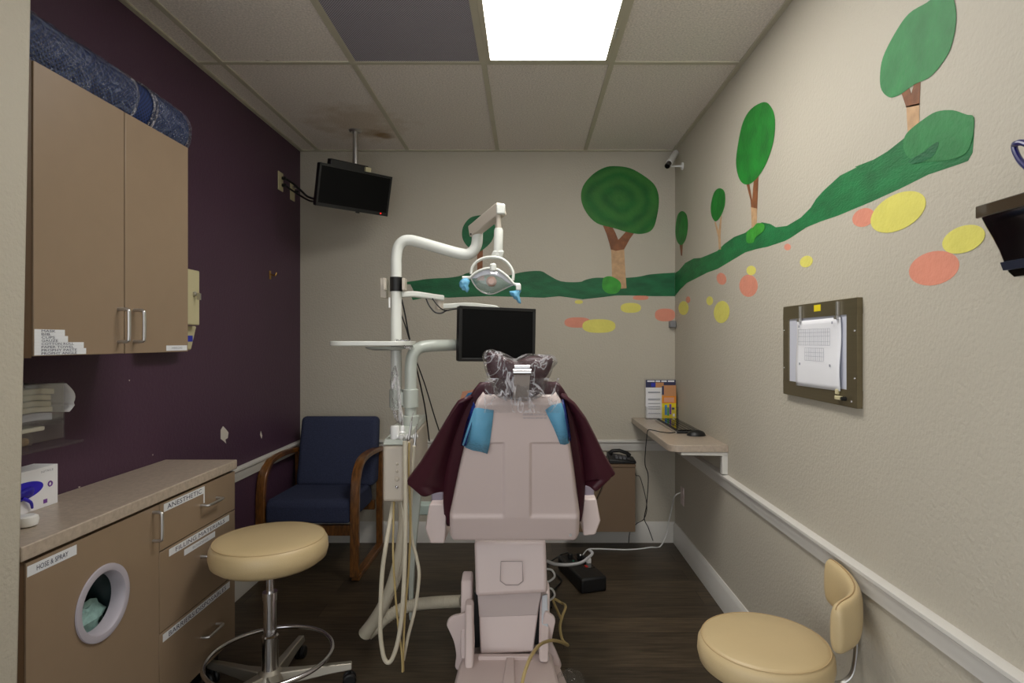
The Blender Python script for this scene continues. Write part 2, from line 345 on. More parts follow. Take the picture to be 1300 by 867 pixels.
# mural paint: thin films of paint on the two walls, children of the wall they are painted on
def mural_back(name, pts, m, layer=1, parent=None, conv=None):
    mb = MB(); off = .0006 * layer
    vs = [P(*p, BACK) for p in pts]; vs = [Vector((min(v.x, RIGHT - .001), BACK - off, v.z)) for v in vs]
    mb.prism(vs, (0, .0005, 0)); return build(name, mb, m, parent or wb, smooth=False)
def mural_right(name, pts, m, layer=1, parent=None):
    mb = MB(); off = .0006 * layer
    vs = [PR(*p) for p in pts]; vs = [Vector((RIGHT - off, min(v.y, BACK - .001), v.z)) for v in vs]
    mb.prism(vs, (.0005, 0, 0)); return build(name, mb, m, parent or wr, smooth=False)
def ell(cx, cy, rx, ry, rot=0, n=30):
    return [(cx + rx * math.cos(a) * math.cos(rot) - ry * math.sin(a) * math.sin(rot), cy + rx * math.cos(a) * math.sin(rot) + ry * math.sin(a) * math.cos(rot)) for a in [2 * PI * i / n for i in range(n)]]
def sm(pts, k=4):
    return [(v.x, v.y) for v in catmull([Vector((p[0], p[1], 0)) for p in pts], k, True)]
c4 = lambda L_: [(560 + x / 3.335, 180 + y / 3.335) for x, y in L_]
c8 = lambda L_: [(400 + x / 4.13, 240 + y / 4.13) for x, y in L_]
r2 = lambda L_: [(850 + x / 2.889, y / 2.889) for x, y in L_]
r3 = lambda L_: [(840 + x / 2.826, 200 + y / 2.826) for x, y in L_]
mural_back('painted_hill', sm([(521, 361), (530, 356), (550, 353.5), (569, 352.6), (585, 350), (596, 346), (620, 347), (640, 351), (652, 348), (666, 345), (686, 344), (696, 349), (712, 357), (735, 358), (744, 355), (757, 352.5), (780, 353), (797, 352.5), (812, 351), (824, 348.5), (840, 347), (856, 346)], 3)[:-2]
           + [(858, 346), (858, 376), (830, 376), (800, 375), (783, 375), (767, 377), (740, 380), (710, 376), (690, 378), (660, 377), (618, 376), (590, 377), (569, 378), (550, 376.5), (535, 379), (524, 381), (522, 376), (526, 371)], M['green'])
t = mural_back('painted_tree', sm(c4([(735, 103), (800, 112), (860, 145), (905, 185), (922, 240), (915, 310), (895, 370), (850, 390), (790, 383), (730, 365), (660, 345), (615, 300), (593, 245), (600, 190), (640, 140), (690, 110)])), M['canopy'], 3)
mural_back('trunk', c4([(683, 350), (725, 360), (738, 385), (750, 415), (760, 405), (785, 378), (825, 376), (800, 410), (775, 455), (765, 470), (720, 462), (712, 430), (700, 390)]), M['bark'], 2, t)
mural_back('lower_trunk', c4([(720, 456), (740, 462), (775, 455), (778, 520), (785, 620), (762, 622), (760, 600), (724, 590), (722, 520)]), M['bark2'], 2.5, t)
mural_back('painted_bush', sm(c4([(690, 575), (720, 570), (755, 590), (762, 615), (745, 640), (710, 643), (685, 625), (682, 598)])), M['green4'], 4)
t = mural_back('painted_tree', sm(c8([(868, 138), (900, 150), (935, 175), (945, 215), (925, 275), (880, 318), (850, 328), (810, 310), (780, 275), (770, 235), (780, 190), (815, 150)])), M['green'], 3)
mural_back('trunk', c8([(850, 315), (880, 315), (878, 420), (890, 480), (850, 480)]), M['bark'], 2, t)
for cx, cy, rx, ry, m in ((803, 703, 43, 21, 'spoty'), (845, 660, 33, 10, 'spots'), (583, 678, 17, 8, 'spoty'), (668, 780, 70, 29, 'spoty'), (578, 765, 56, 22, 'spots'), (948, 733, 43, 27, 'spots')):
    pts = c4([(cx + rx * math.copysign(abs(math.cos(a)) ** .8, math.cos(a)), cy + ry * math.copysign(abs(math.sin(a)) ** .8, math.sin(a))) for a in [2 * PI * i / 32 for i in range(32)]])
    mural_back('painted_yellow_stone' if m == 'spoty' else 'painted_salmon_stone', pts, M[m], 2 if m == 'spoty' else 1)
# right wall
mural_right('painted_hill', [(856.5, 347)] + r3([(62, 405), (85, 378), (115, 362), (140, 360), (165, 350), (200, 335), (225, 310), (260, 285), (300, 270), (325, 250), (360, 232), (390, 238), (410, 250), (450, 245), (500, 215), (535, 180), (555, 148), (580, 120), (640, 65), (700, 35)]) + r2([(680, 612), (750, 585), (800, 555), (870, 500), (900, 470), (930, 440), (980, 410), (1040, 404), (1090, 420), (1118, 430), (1117, 500), (1112, 560), (1095, 590), (1060, 603), (950, 640), (900, 665), (850, 690), (740, 740), (620, 790), (555, 812)])
            + r3([(520, 250), (460, 290), (440, 300), (380, 320), (340, 328), (300, 340), (250, 370), (200, 400), (165, 412), (120, 435), (90, 450), (65, 475)]) + [(856.5, 376)], M['greenr'])
mural_right('painted_bush', sm(r2([(880, 480), (930, 440), (980, 410), (1040, 404), (1090, 420), (1118, 430), (1114, 500), (1090, 560), (1030, 585), (950, 592), (890, 585), (862, 550), (862, 510)])), M['green3'], 3)
mural_right('painted_bush_fold', sm(r2([(880, 590), (930, 560), (985, 520), (985, 545), (960, 580), (900, 600)])), M['green'], 4)
t = mural_right('painted_tree', sm(r2([(945, 10), (985, -18), (1030, -22), (1050, 20), (1052, 90), (1035, 170), (1010, 220), (960, 280), (900, 310), (850, 345), (810, 357), (780, 330), (774, 280), (785, 210), (830, 120), (880, 50)])), M['green3'], 3)
mural_right('trunk', r2([(850, 335), (880, 320), (888, 345), (900, 300), (922, 290), (918, 385), (870, 395)]), M['bark'], 2, t)
mural_right('lower_trunk', r2([(870, 390), (918, 378), (917, 450), (895, 470), (876, 510)]), M['bark2'], 2, t)
t = mural_right('painted_tree', sm(r2([(348, 374), (375, 395), (388, 440), (382, 520), (355, 600), (320, 655), (285, 677), (258, 658), (245, 600), (252, 530), (270, 450), (300, 400)])), M['green2'], 3)
mural_right('trunk', r2([(279, 660), (290, 655), (304, 735), (310, 655), (327, 645), (322, 770), (300, 765), (298, 735)]), M['bark'], 2, t)
mural_right('lower_trunk', r2([(300, 760), (322, 765), (320, 850), (303, 850)]), M['bark2'], 2.5, t)
mural_right('painted_bush', sm(r3([(310, 265), (330, 250), (345, 235), (368, 240), (368, 262), (340, 285), (330, 305), (308, 305), (305, 285)])), M['green4'], 4)
t = mural_right('painted_tree', sm(r2([(185, 690), (203, 705), (204, 750), (190, 790), (170, 812), (155, 790), (153, 750), (165, 705)])), M['green2'], 3)
mural_right('trunk', r3([(190, 232), (194, 230), (205, 262), (212, 210), (216, 210), (212, 280), (213, 330), (206, 330), (203, 285)]), M['bark2'], 2, t)
t = mural_right('painted_tree', sm(r3([(73, 192), (90, 205), (95, 245), (88, 290), (72, 314), (56, 300), (50, 262), (57, 210)])), M['green2'], 3)
mural_right('trunk', r3([(64, 308), (76, 306), (74, 352), (70, 352)]), M['bark'], 2, t)
for cx, cy, rx, ry, rot, m in ((215, 435, 17, 22, -.3, 'spots'), (322, 405, 17, 17, 0, 'spoty'), (312, 460, 33, 40, 0, 'spots'), (95, 510, 8, 12, 0, 'spots'), (79, 540, 18, 25, 0, 'spoty'), (173, 514, 12, 16, 0, 'spoty'), (216, 554, 28, 40, .1, 'spoty'), (452, 321, 12, 12, -.6, 'spots'),
                               (520, 373, 24, 20, -.5, 'spoty'), (725, 215, 42, 32, -.45, 'spots'), (850, 195, 108, 62, -.5, 'spoty'), (1085, 293, 80, 47, -.35, 'spoty'), (978, 397, 92, 60, -.25, 'spots')):
    mural_right('painted_yellow_stone' if m == 'spoty' else 'painted_salmon_stone', r3(ell(cx, cy, rx, ry, rot)), M[m], 2 if m == 'spoty' else 1)

# paint chips on the purple wall (children of the wall)
def chip(pts):
    vs = []
    for px, py in pts:
        Y = F * LEFT / (px - CX); vs.append(Vector((LEFT + .0006, Y, CH - (py - CY) / F * Y)))
    build('paint_chip', MB().prism(vs, (-.0005, 0, 0)), M['plaster'], wl, smooth=False)
chip([(283, 541), (286, 544), (290, 549), (289, 556), (286, 558), (287, 563), (284, 560), (280, 557), (280, 546)])
chip([(331, 547), (333, 553), (332, 557), (330, 552)]); chip([(99, 618), (102, 617), (101, 620)]); chip([(193, 577), (194.5, 576.5), (194, 578.5)]); chip([(163, 482.5), (165, 482), (164.5, 484)])

# ------------------------------------------------------------------ ceiling fittings
o = thing('ceiling_light', 'lit rectangular panel light set in the ceiling grid', 'ceiling light', (.0925, 2.127, TOP))
x0, x1, y0, y1 = -.193, .378, 1.532, 2.722
fr = MB().box(x0, x0 + .022, y0, y1, TOP - .008, TOP + .002).box(x1 - .022, x1, y0, y1, TOP - .008, TOP + .002).box(x0 + .022, x1 - .022, y0, y0 + .022, TOP - .008, TOP + .002).box(x0 + .022, x1 - .022, y1 - .022, y1, TOP - .008, TOP + .002)
build('frame', fr, M['grid'], o, bevel=.001)
build('diffuser', MB().box(x0 + .022, x1 - .022, y0 + .022, y1 - .022, TOP - .005, TOP + .002), M['diffuser'], o, smooth=False)
build('latch', MB().box(x1 - .012, x1 - .004, 2.42, 2.50, TOP - .012, TOP - .006), M['steel'], o)
o = thing('return_air_grille', 'grey perforated return air grille in the ceiling beside the lit panel', 'vent', (-.51, 2.127, TOP))
x0, x1 = -.80, -.217
build('perforated_plate', MB().box(x0 + .006, x1 - .006, y0, y1 - .004, TOP - .003, TOP + .001), M['perf'], o, smooth=False)
fr = MB().box(x0, x0 + .006, y0, y1, TOP - .005, TOP + .001).box(x1 - .006, x1, y0, y1, TOP - .005, TOP + .001).box(x0, x1, y1 - .004, y1, TOP - .005, TOP + .001)
build('frame', fr, M['grid'], o)

# ceiling television
ty = math.radians(42); tt = math.radians(15)
u = Vector((math.cos(ty), math.sin(ty), 0)); n0 = Vector((math.sin(ty), -math.cos(ty), 0))
v = Z3 * math.cos(tt) + n0 * math.sin(tt); n = n0 * math.cos(tt) - Z3 * math.sin(tt); c = P(451, 242, 3.50)
o = thing('television', 'small black flat television hanging from the ceiling on a metal pole', 'television', (-1.059, 3.62, TOP)); TVO = o
build('pole', MB().tube([(-1.059, 3.62, TOP), (-1.059, 3.62, 2.30)], .016, 16), M['steel'], o, label='bare metal pole')
build('ceiling_flange', MB().lathe([(.03, -.012), (.04, -.004), (.04, 0)], (-1.059, 3.62, TOP)), M['steel'], o)
b = build('housing', MB().obox(c - n * .022, u, v, n, .455, .242, .04), M['black'], o, bevel=.006)
build('screen', MB().obox(c + n * .001, u, v, n, .435, .215, .004), M['screen'], b)
build('bezel', MB().obox(c + v * .1145, u, v, n, .455, .013, .008).obox(c - v * .111, u, v, n, .455, .02, .008).obox(c - u * .222, u, v, n, .011, .242, .008).obox(c + u * .222, u, v, n, .011, .242, .008), M['black'], b, bevel=.002)
build('status_light', MB().obox(c - v * .108 + u * .178 + n * .006, u, v, n, .005, .005, .002), M['led'], b, label='tiny glowing red light')
build('sensor_tab', MB().obox(c - v * .123 + u * .03, u, v, n, .02, .01, .014), M['black'], b)
br = MB().obox(c - n * .09 + v * .13 - u * .02, u, v, n, .24, .055, .05).obox(c - n * .05 + v * .05, u, v, n, .1, .1, .05)
build('bracket', br, M['black'], o, bevel=.006)
build('plug_block', MB().obox(c - n * .06 + v * .135 + u * .09, u, v, n, .035, .03, .03), M['ivory'], o, bevel=.003)
def wallplate(name, label, Y, zc, plugs, side='L', w=.07, h=.115, m='ivory'):
    X, s = (LEFT, 1) if side == 'L' else (RIGHT, -1)
    o = thing(name, label, 'wall plate', (X, Y, zc))
    build('plate', MB().box(X, X + s * .006, Y - w / 2, Y + w / 2, zc - h / 2, zc + h / 2) if s > 0 else MB().box(X - .006, X, Y - w / 2, Y + w / 2, zc - h / 2, zc + h / 2), M[m], o, bevel=.002)
    for dz in (-.022, .022):
        k = MB().box(min(X + s * .006, X + s * .009), max(X + s * .006, X + s * .009), Y - .014, Y + .014, zc + dz - .013, zc + dz + .013)
        build('socket', k, M[m], o, bevel=.002)
        if plugs: build('plug', MB().box(X + .009, X + .035, Y - .002, Y + .022, zc + dz - .009, zc + dz + .009), M['black'], o, bevel=.003)
    return o
wallplate('wall_outlet', 'ivory wall outlet with black plugs high on the purple wall', 3.675, 2.36, True)
o = thing('coax_plate', 'ivory cable plate high on the purple wall nearest the corner', 'wall plate', (LEFT, 3.86, 2.345))
build('plate', MB().box(LEFT, LEFT + .006, 3.825, 3.895, 2.285, 2.40), M['ivory'], o, bevel=.002)
build('connector', MB().lathe([(.012, 0), (.012, .02), (.006, .021), (.006, .035)], (LEFT + .006, 3.86, 2.372), 'X', 12), M['chrome'], o)
tvl = c - u * .2 - n * .045 - v * .06
build('plug', MB().box(LEFT + .02, LEFT + .045, 3.85, 3.87, 2.335, 2.35), M['black'], o, bevel=.003)
build('power_cord', MB().tube([(LEFT + .03, 3.69, 2.38), (LEFT + .06, 3.74, 2.36), (LEFT + .10, 3.78, 2.32), (-1.38, 3.70, 2.27), (-1.27, 3.55, 2.22), tvl], .007, 8, 6).tube([(LEFT + .03, 3.69, 2.335), (LEFT + .08, 3.76, 2.30), (-1.36, 3.68, 2.24), (-1.26, 3.52, 2.205), tvl + Vector((0, 0, -.01))], .006, 8, 6), M['black'], TVO)

# corner camera and small sensor
o = thing('security_camera', 'small white bullet security camera in the upper right corner of the room', 'security camera', (RIGHT, 3.80, 2.52))
a, b_ = P(858, 194, 3.90), P(847, 211, 3.74)
build('body', MB().tube([a, a + (b_ - a) * .8], .021, 16), M['whiteplastic'], o, bevel=.003)
build('lens', MB().tube([a + (b_ - a) * .75, b_], .018, 16), M['gloss'], o, bevel=.003)
build('bracket', MB().tube([P(852, 211, 3.80), Vector((RIGHT, 3.80, P(852, 211, 3.80).z))], .006, 10).tube([P(852, 211, 3.80), P(851, 205, 3.80)], .006, 8), M['whiteplastic'], o)
build('wall_mount', MB().lathe([(.024, -.008), (.024, 0)], (RIGHT, 3.80, P(852, 211, 3.80).z), 'X', 20), M['whiteplastic'], o)
tag(build('wall_sensor', MB().box(.955, .998, 3.955, 3.999, 1.455, 1.50), mat('grey_plastic', (130, 130, 132), .5), bevel=.006), 'small grey box sensor on the corner wall below the mural', 'sensor')

# brass hook on the purple wall
o = thing('wall_hook', 'small brass hook on the purple wall above the blue armchair', 'hook', (LEFT, 3.53, 1.76))
build('backplate', MB().box(LEFT, LEFT + .004, 3.52, 3.54, 1.735, 1.785), M['brass'], o, bevel=.001)
build('arm', MB().tube([(LEFT + .004, 3.53, 1.765), (LEFT + .03, 3.53, 1.755), (LEFT + .04, 3.53, 1.775)], .004, 8, 4), M['brass'], o)

# ------------------------------------------------------------------ wall cabinet
FX = -1.245                                       # plane of the cabinet doors
o = thing('wall_cabinet', 'taupe two-door wall cabinet with steel pulls on the purple wall', 'cabinet', (-1.39, 1.8, 1.325))
UX = FX + .03 - .0
cy0, cm, cy1, z0, z1 = 1.45, 1.795, 2.13, 1.326, 2.062
UX = -1.228
build('body', MB().box(LEFT + .002, UX - .02, cy0, cy1, z0, z1), M['laminate_edge'], o)
def pull(parent, pts, out, r=.0055):
    a, b = Vector(pts[0]), Vector(pts[1]); out = Vector(out); e = (b - a).normalized() * .006
    return build('handle', MB().tube([a, a + out * .6, a + out * .9 + e * .5, a + out + e * 2.2, b + out - e * 2.2, b + out * .9 - e * .5, b + out * .6, b], r, 10, 4), M['steel'], parent)
build('filler', MB().box(LEFT + .002, UX - .004, 1.432, cy0 + .012, z0 - .004, z1), M['laminate_edge'], o, label='dark brown edge strip')
for ya, yb, hy in ((cy0 + .014, cm - .002, cm - .028), (cm + .002, cy1, cm + .042)):
    d = build('door', MB().box(UX - .02, UX, ya, yb, z0 + .0, z1), M['laminate'], o, bevel=.0015)
    pull(d, ((UX, hy, 1.362), (UX, hy, 1.46)), (.032, 0, 0))
    if hy < cm: d1 = d
    else: d2 = d
def strip(parent, X, ya, yb, za, zb, txt=None, tw=.8, th=.62, m='ink', t0=None, lm='label'):
    s_ = build('label_strip', MB().box(X, X + .0008, ya, yb, za, zb), M[lm], parent, smooth=False, label='white lettered label')
    if txt:
        w = (yb - ya) * tw if t0 is None else tw; y_ = ya + ((yb - ya) - w) / 2 if t0 is None else t0
        build('lettering', MB().text(txt, (X + .0008, y_, za + (zb - za) * (1 - th) / 2), Y3, Z3, w, (zb - za) * th), M[m], s_, smooth=False)
    return s_
Yat = lambda px, X: F * X / (px - CX)
lines = ['MASK', 'BIB', 'CUPS', 'GAUZE', 'COTTON ROLL', 'PAPER TOWEL', 'PROPHY PASTE', 'PROPHY ANGLE']
ends = [82, 82, 86, 86, 106, 106, 109, 109]; te = [70, 63, 69, 73, 93, 93, 97, 97]
zt = 1.394
for i, (t_, e, te_) in enumerate(zip(lines, ends, te)):
    ya = cy0 + .016; hb = .0082 if True else 0
    zb = zt - .0082 * (i + 1)
    strip(d1, UX, ya, Yat(e, UX), zb, zb + .0081, t_, Yat(te_, UX) - Yat(52, UX), .74, t0=Yat(52, UX))
strip(d2, UX, Yat(211, UX), Yat(238, UX) - .004, 1.331, 1.349, 'MIRRORS', .5, .35, 'paleink')

# blue roll on the cabinet
o = thing('fabric_roll', 'long roll of blue waffle fabric in clear plastic on top of the wall cabinet', 'roll', (-1.40, 1.9, z1))
RC = (-1.41, 0, z1 + .1085)
def ring(y, r, w=0):
    return (RC[0], y, RC[2])
build('fabric', MB().tube([ring(y, 0) for y in (1.45, 1.7, 1.9, 2.1, 2.27)], .104, 44), M['rollblue'], o)
def sleeve(ya, yb, r, amp):
    def fn(a, b):
        th = 2 * PI * a; y = ya + (yb - ya) * b
        rr = r + amp * (math.sin(th * 7 + y * 60) + math.sin(th * 3 - y * 95) + .6 * math.sin(th * 13 + y * 140)) / 2.6
        return Vector((RC[0] + rr * math.cos(th), y, RC[2] + rr * math.sin(th)))
    return MB().grid(fn, 96, 60)
build('plastic_sleeve', sleeve(1.45, 1.97, .1085, .0032), M['rollwrap'], o)
build('plastic_sleeve', sleeve(2.05, 2.285, .1085, .003), M['rollwrap'], o)
for y in (1.968, 2.052, 2.07): build('plastic_band', MB().tube([(RC[0] + .1095 * math.cos(a), y + .012 * math.sin(a * 2), RC[2] + .1095 * math.sin(a)) for a in [2 * PI * k / 40 for k in range(40)]], .0035, 6, closed=True), M['wrap'], o)
build('plastic_end', MB().lathe([(.105, 0), (.095, .012), (.05, .02), (.02, .03), (.008, .05)], (RC[0], 2.285, RC[2] - .01), 'Y', 32), M['wrap'], o)

# key box and sharps wedge next to the cabinet
o = thing('key_box', 'ivory lockable box on the purple wall behind the wall cabinet', 'box', (LEFT, 2.42, 1.43))
build('case', MB().box(LEFT, -1.44, 2.28, 2.555, 1.435, 1.665), M['ivory'], o, bevel=.012, seg=3)
build('lid', MB().box(-1.437, -1.425, 2.28, 2.56, 1.432, 1.668), M['ivory'], o, bevel=.005)
build('top_flange', MB().box(LEFT, -1.47, 2.34, 2.53, 1.665, 1.69), M['ivory'], o, bevel=.004)
build('lock', MB().lathe([(.010, 0), (.010, .008), (.004, .010), (.004, .026)], (-1.425, 2.515, 1.565), 'X', 16).box(-1.41, -1.396, 2.511, 2.519, 1.54, 1.567), M['steel'], o)
o = thing('sharps_container', 'ivory container with a blue mark under the ivory lock box', 'container', (LEFT, 2.42, 1.30))
build('body', MB().hexa([(LEFT, 2.30, 1.325), (-1.47, 2.30, 1.325), (-1.47, 2.575, 1.325), (LEFT, 2.575, 1.325), (LEFT, 2.30, 1.43), (-1.46, 2.30, 1.43), (-1.46, 2.60, 1.43), (LEFT, 2.60, 1.43)]), M['ivory'], o, bevel=.006)
build('blue_mark', MB().box(-1.4680, -1.4640, 2.50, 2.575, 1.362, 1.388), M['bluemark'], o, smooth=False, label='blue printed mark')

# acrylic holder on the wall with towels
o = thing('acrylic_holder', 'clear acrylic holder on the purple wall below the cabinet', 'holder', (LEFT, 1.6, 1.06))
ha, hb = 1.45, 1.775; hx = -1.395
build('side_panel', MB().box(LEFT, hx, hb - .004, hb, 1.065, 1.245), M['acrylic'], o, smooth=False)
build('front_panel', MB().box(hx - .004, hx, ha, hb, 1.075, 1.24), M['acrylic'], o, smooth=False)
build('shelf', MB().box(LEFT, hx + .035, ha, hb + .03, 1.056, 1.064), M['acrylic'], o, smooth=False)
build('divider', MB().box(LEFT, hx, ha, hb, 1.128, 1.132), M['acrylic'], o, smooth=False)
zz = 1.1645
def wavy(x0, x1, y0, y1, z0, z1, ph):
    def top(a, b): return Vector((x0 + (x1 - x0) * a, y0 + (y1 - y0) * b, z1 + .003 * math.sin(b * 9 + ph)))
    def bot(a, b): return Vector((x0 + (x1 - x0) * a, y0 + (y1 - y0) * b, z0 + .003 * math.sin(b * 9 + ph)))
    mb = MB().grid(top, 4, 16).grid(bot, 4, 16)
    for (f, nu) in ((lambda a, b: bot(0, b) * (1 - a) + top(0, b) * a, 3), (lambda a, b: bot(1, b) * (1 - a) + top(1, b) * a, 3)): mb.grid(f, 3, 16)
    for (f, nu) in ((lambda a, b: bot(b, 0) * (1 - a) + top(b, 0) * a, 3), (lambda a, b: bot(b, 1) * (1 - a) + top(b, 1) * a, 3)): mb.grid(f, 3, 4)
    return mb
tl = ['cream folded towel, topmost of the stack in the acrylic holder', 'cream folded towel, second from the top in the acrylic holder', 'cream folded towel, third from the top in the acrylic holder', 'cream folded towel, lowest of the cream ones in the acrylic holder']
for i in range(4):
    za = 1.226 - .0175 * (i + 1)
    tag(build('folded_towel', wavy(LEFT + .01, hx - .010 - (i % 2) * .005, ha + .01, hb - .025 - .006 * ((i * 7) % 3), za + .0005, za + .0165, 1.1), M['towel'], bevel=.003), tl[i], 'towel', 'cream towels in the acrylic holder')
tag(build('folded_cloth', wavy(LEFT + .01, hx - .012, ha + .01, hb - .03, 1.1335, 1.1545, 1.1), M['greycloth'], bevel=.003), 'pale grey folded cloth under the cream towels in the acrylic holder', 'cloth')
o = thing('clear_tub', 'small clear lidded tub with brown contents on the lowest shelf of the acrylic holder', 'tub', (-1.47, 1.58, 1.064))
build('tub_body', MB().box(LEFT + .02, hx - .02, 1.50, 1.69, 1.0645, 1.104), M['acrylic'], o, bevel=.006)
build('contents', MB().box(LEFT + .026, hx - .026, 1.506, 1.684, 1.066, 1.088), mat('brown_swabs', (150, 118, 76), .8, var=.4, vscale=50), o, bevel=.008)
build('lid', MB().box(LEFT + .016, hx - .014, 1.495, 1.72, 1.104, 1.116), M['towel'], o, bevel=.003)
tag(build('paper_sheet', MB().grid(lambda a, b: Vector((LEFT + .02 + .13 * a, hb + .006 + .035 * math.sin(PI * b) * (.4 + .6 * a) + .012 * (b < .3), 1.15 + .085 * b)), 8, 10), M['white'], solid=.0015), 'curled white sheet tucked behind the acrylic holder on its far side', 'paper')
tag(build('black_cable', MB().tube([(LEFT + .004, 1.76, 1.056), (LEFT + .006, 1.70, 1.0), (LEFT + .006, 1.62, .955), (LEFT + .006, 1.5, .92), (LEFT + .006, 1.46, .90)], .004, 8, 6), M['black']), 'black cable on the purple wall below the acrylic holder', 'cable')

# ------------------------------------------------------------------ base cabinet and worktop
o = thing('base_cabinet', 'taupe base cabinet with a round-holed door and three drawers', 'cabinet', (-1.4, 2.0, 0))
bx, by0, by1, bt = FX, 1.46, 2.505, .818
bd = MB().box(LEFT + .002, bx - .021, by0, by0 + .018, .1, bt).box(LEFT + .002, bx - .021, by1 - .018, by1, .1, bt).box(LEFT + .002, bx - .021, 1.985, 2.0, .1, bt).box(LEFT + .002, LEFT + .01, by0, by1, .1, bt).box(LEFT + .002, bx - .021, by0, by1, .1, .118).box(LEFT + .002, bx - .03, by0, by1, bt - .006, bt)
build('body', bd, M['laminate_edge'], o, smooth=False)
build('toe_kick', MB().box(LEFT + .002, bx - .07, by0, by1, 0, .1), M['black'], o, smooth=False)
build('filler', MB().box(LEFT + .002, bx - .004, 1.44, by0 + .001, .0, .822), M['laminate_edge'], o, label='dark brown edge strip')
# door with a real round hole
hc, hr = (1.727, .598), .093
da, db, dza, dzb = by0 + .002, 1.989, .105, .812
def holed(x0, x1):
    N = 64; vs = []; ins = []; outs = []
    cr = [math.atan2(z - hc[1], y - hc[0]) for y, z in ((da, dza), (db, dza), (db, dzb), (da, dzb))]
    an = sorted([2 * PI * k / N - PI for k in range(N)] + cr)
    for a in an:
        cy_, sy_ = math.cos(a), math.sin(a); ts = []
        if cy_ > 1e-9: ts.append((db - hc[0]) / cy_)
        if cy_ < -1e-9: ts.append((da - hc[0]) / cy_)
        if sy_ > 1e-9: ts.append((dzb - hc[1]) / sy_)
        if sy_ < -1e-9: ts.append((dza - hc[1]) / sy_)
        t_ = min(ts); ins.append((hc[0] + hr * cy_, hc[1] + hr * sy_)); outs.append((hc[0] + t_ * cy_, hc[1] + t_ * sy_))
    k = len(an); mb = MB()
    vs = [(x1, *p) for p in ins] + [(x1, *p) for p in outs] + [(x0, *p) for p in ins] + [(x0, *p) for p in outs]
    fs = []
    for i in range(k):
        j = (i + 1) % k; fs += [(i, j, k + j, k + i), (2 * k + i, 3 * k + i, 3 * k + j, 2 * k + j), (k + i, k + j, 3 * k + j, 3 * k + i), (i, 2 * k + i, 2 * k + j, j)]
    return mb.add(vs, fs)
d = build('door', holed(bx - .02, bx), M['laminate'], o, angle=20)
pull(d, ((bx, 1.958, .70), (bx, 1.958, .795)), (.03, 0, 0))
build('round_grommet', MB().lathe([(hr + .016, 0), (hr + .015, .005), (hr + .006, .007), (hr - .004, .005), (hr - .009, -.002), (hr - .012, -.034), (hr - .010, -.034), (hr + .0, -.01), (hr + .0, 0)], (bx + .001, hc[0], hc[1]), 'X', 56, cap=False), mat('pale_grey_grommet', (178, 172, 182), .45), d, label='pale grey plastic ring')
strip(d, bx, da + .003, Yat(97, bx), .776, .803, 'HOSE & SPRAY', Yat(86, bx) - Yat(46, bx), .5, t0=Yat(46, bx))
for i, (za, zb) in enumerate(((.652, .812), (.374, .648), (.105, .370))):
    d = build('drawer', MB().box(bx - .02, bx, 1.993, by1, za, zb), M['laminate'], o, bevel=.0015)
    yc = 2.30; zc = zb - .075 if i == 0 else zb - .105 if i == 1 else zb - .135
    pull(d, ((bx, yc - .055, zc), (bx, yc + .055, zc)), (.03, 0, 0))
    if i == 0:
        s_ = strip(d, bx, 2.015, 2.265, zb - .033, zb - .006, 'ANESTHETIC', .86, .62)
        build('peeled_end', MB().box(bx, bx + .002, 2.262, 2.267, zb - .07, zb - .006), M['label'], s_, smooth=False)
    elif i == 1:
        strip(d, bx, 2.045, 2.455, zb - .032, zb - .007, 'FILLING MATERIALS', .82, .62); strip(d, bx, 2.135, 2.345, zb - .062, zb - .04, 'BONDING', .5, .4, 'paleink')
    else: strip(d, bx, 2.01, 2.46, zb - .034, zb - .008, 'BARRIERS/DISPOSABLES', .86, .66)
bg = MB().grid(lambda a, b: Vector((bx - .05 - .09 * math.sin(PI * a) * math.sin(PI * min(1, b * 1.1)) - .02 * math.sin(9 * a + 5 * b), 1.60 + .26 * a, .47 + .27 * b)), 20, 20)
tag(build('waste_bag', bg, M['darkbag'], solid=.004), 'dark teal waste bag seen through the round hole of the base cabinet', 'bag')
cr_ = []
random.seed(3)
def lump(a, b):
    th, ph = 2 * PI * a, PI * b; r = 1 + .18 * math.sin(5 * th + 3 * ph) + .12 * math.sin(9 * ph + 2 * th)
    return Vector((bx - .075 + .03 * r * math.sin(ph) * math.cos(th), 1.72 + .10 * r * math.sin(ph) * math.sin(th), .535 + .05 * r * math.cos(ph)))
tag(build('crumpled_wrapper', MB().grid(lump, 24, 14), M['palebag']), 'pale teal crumpled plastic inside the round cabinet hole', 'wrapper')
wt = [(LEFT + .001, by0 - .02, .822), (-1.237, by0 - .02, .822), (-1.237, by1 + .004, .822), (LEFT + .001, by1 + .004, .822)]
tag(build('worktop', MB().prism(wt, (0, 0, .038)), M['worktop'], bevel=.004, seg=3), 'speckled beige laminate worktop on the taupe base cabinet', 'worktop')

# glove box and small dish on the worktop
o = thing('glove_box', 'white glove box with blue gloves showing, standing on the worktop', 'glove box', (-1.5, 1.72, .8602))
gx = -1.466
build('carton', MB().box(LEFT + .004, gx, 1.595, 1.838, .8604, .982), M['white'], o, bevel=.001)
build('glove_opening', MB().lathe([(.001, .0012), (1, .0012), (1, 0), (.001, 0)], (0, 0, 0), 'X', 40), M['blueglove'], o)
ob = o.children[-1]
for vtx in ob.data.vertices:
    w_ = ROOT[o] @ vtx.co; y_, z_ = w_.y, w_.z; nw = Vector((gx + w_.x, 1.70 + y_ * .082, .925 + z_ * .026 + y_ * .004)); vtx.co = ROOT[o].inverted() @ nw
build('glove', MB().pillow([Vector((gx + .001, 1.69 + .06 * math.cos(a) , .921 + .016 * math.sin(a) + .005 * math.sin(3 * a))) for a in [2 * PI * k / 24 for k in range(24)]], X3, 0, .012), mat('crumpled_blue_nitrile', (34, 26, 150), .4, bump=1, bscale=40), o)
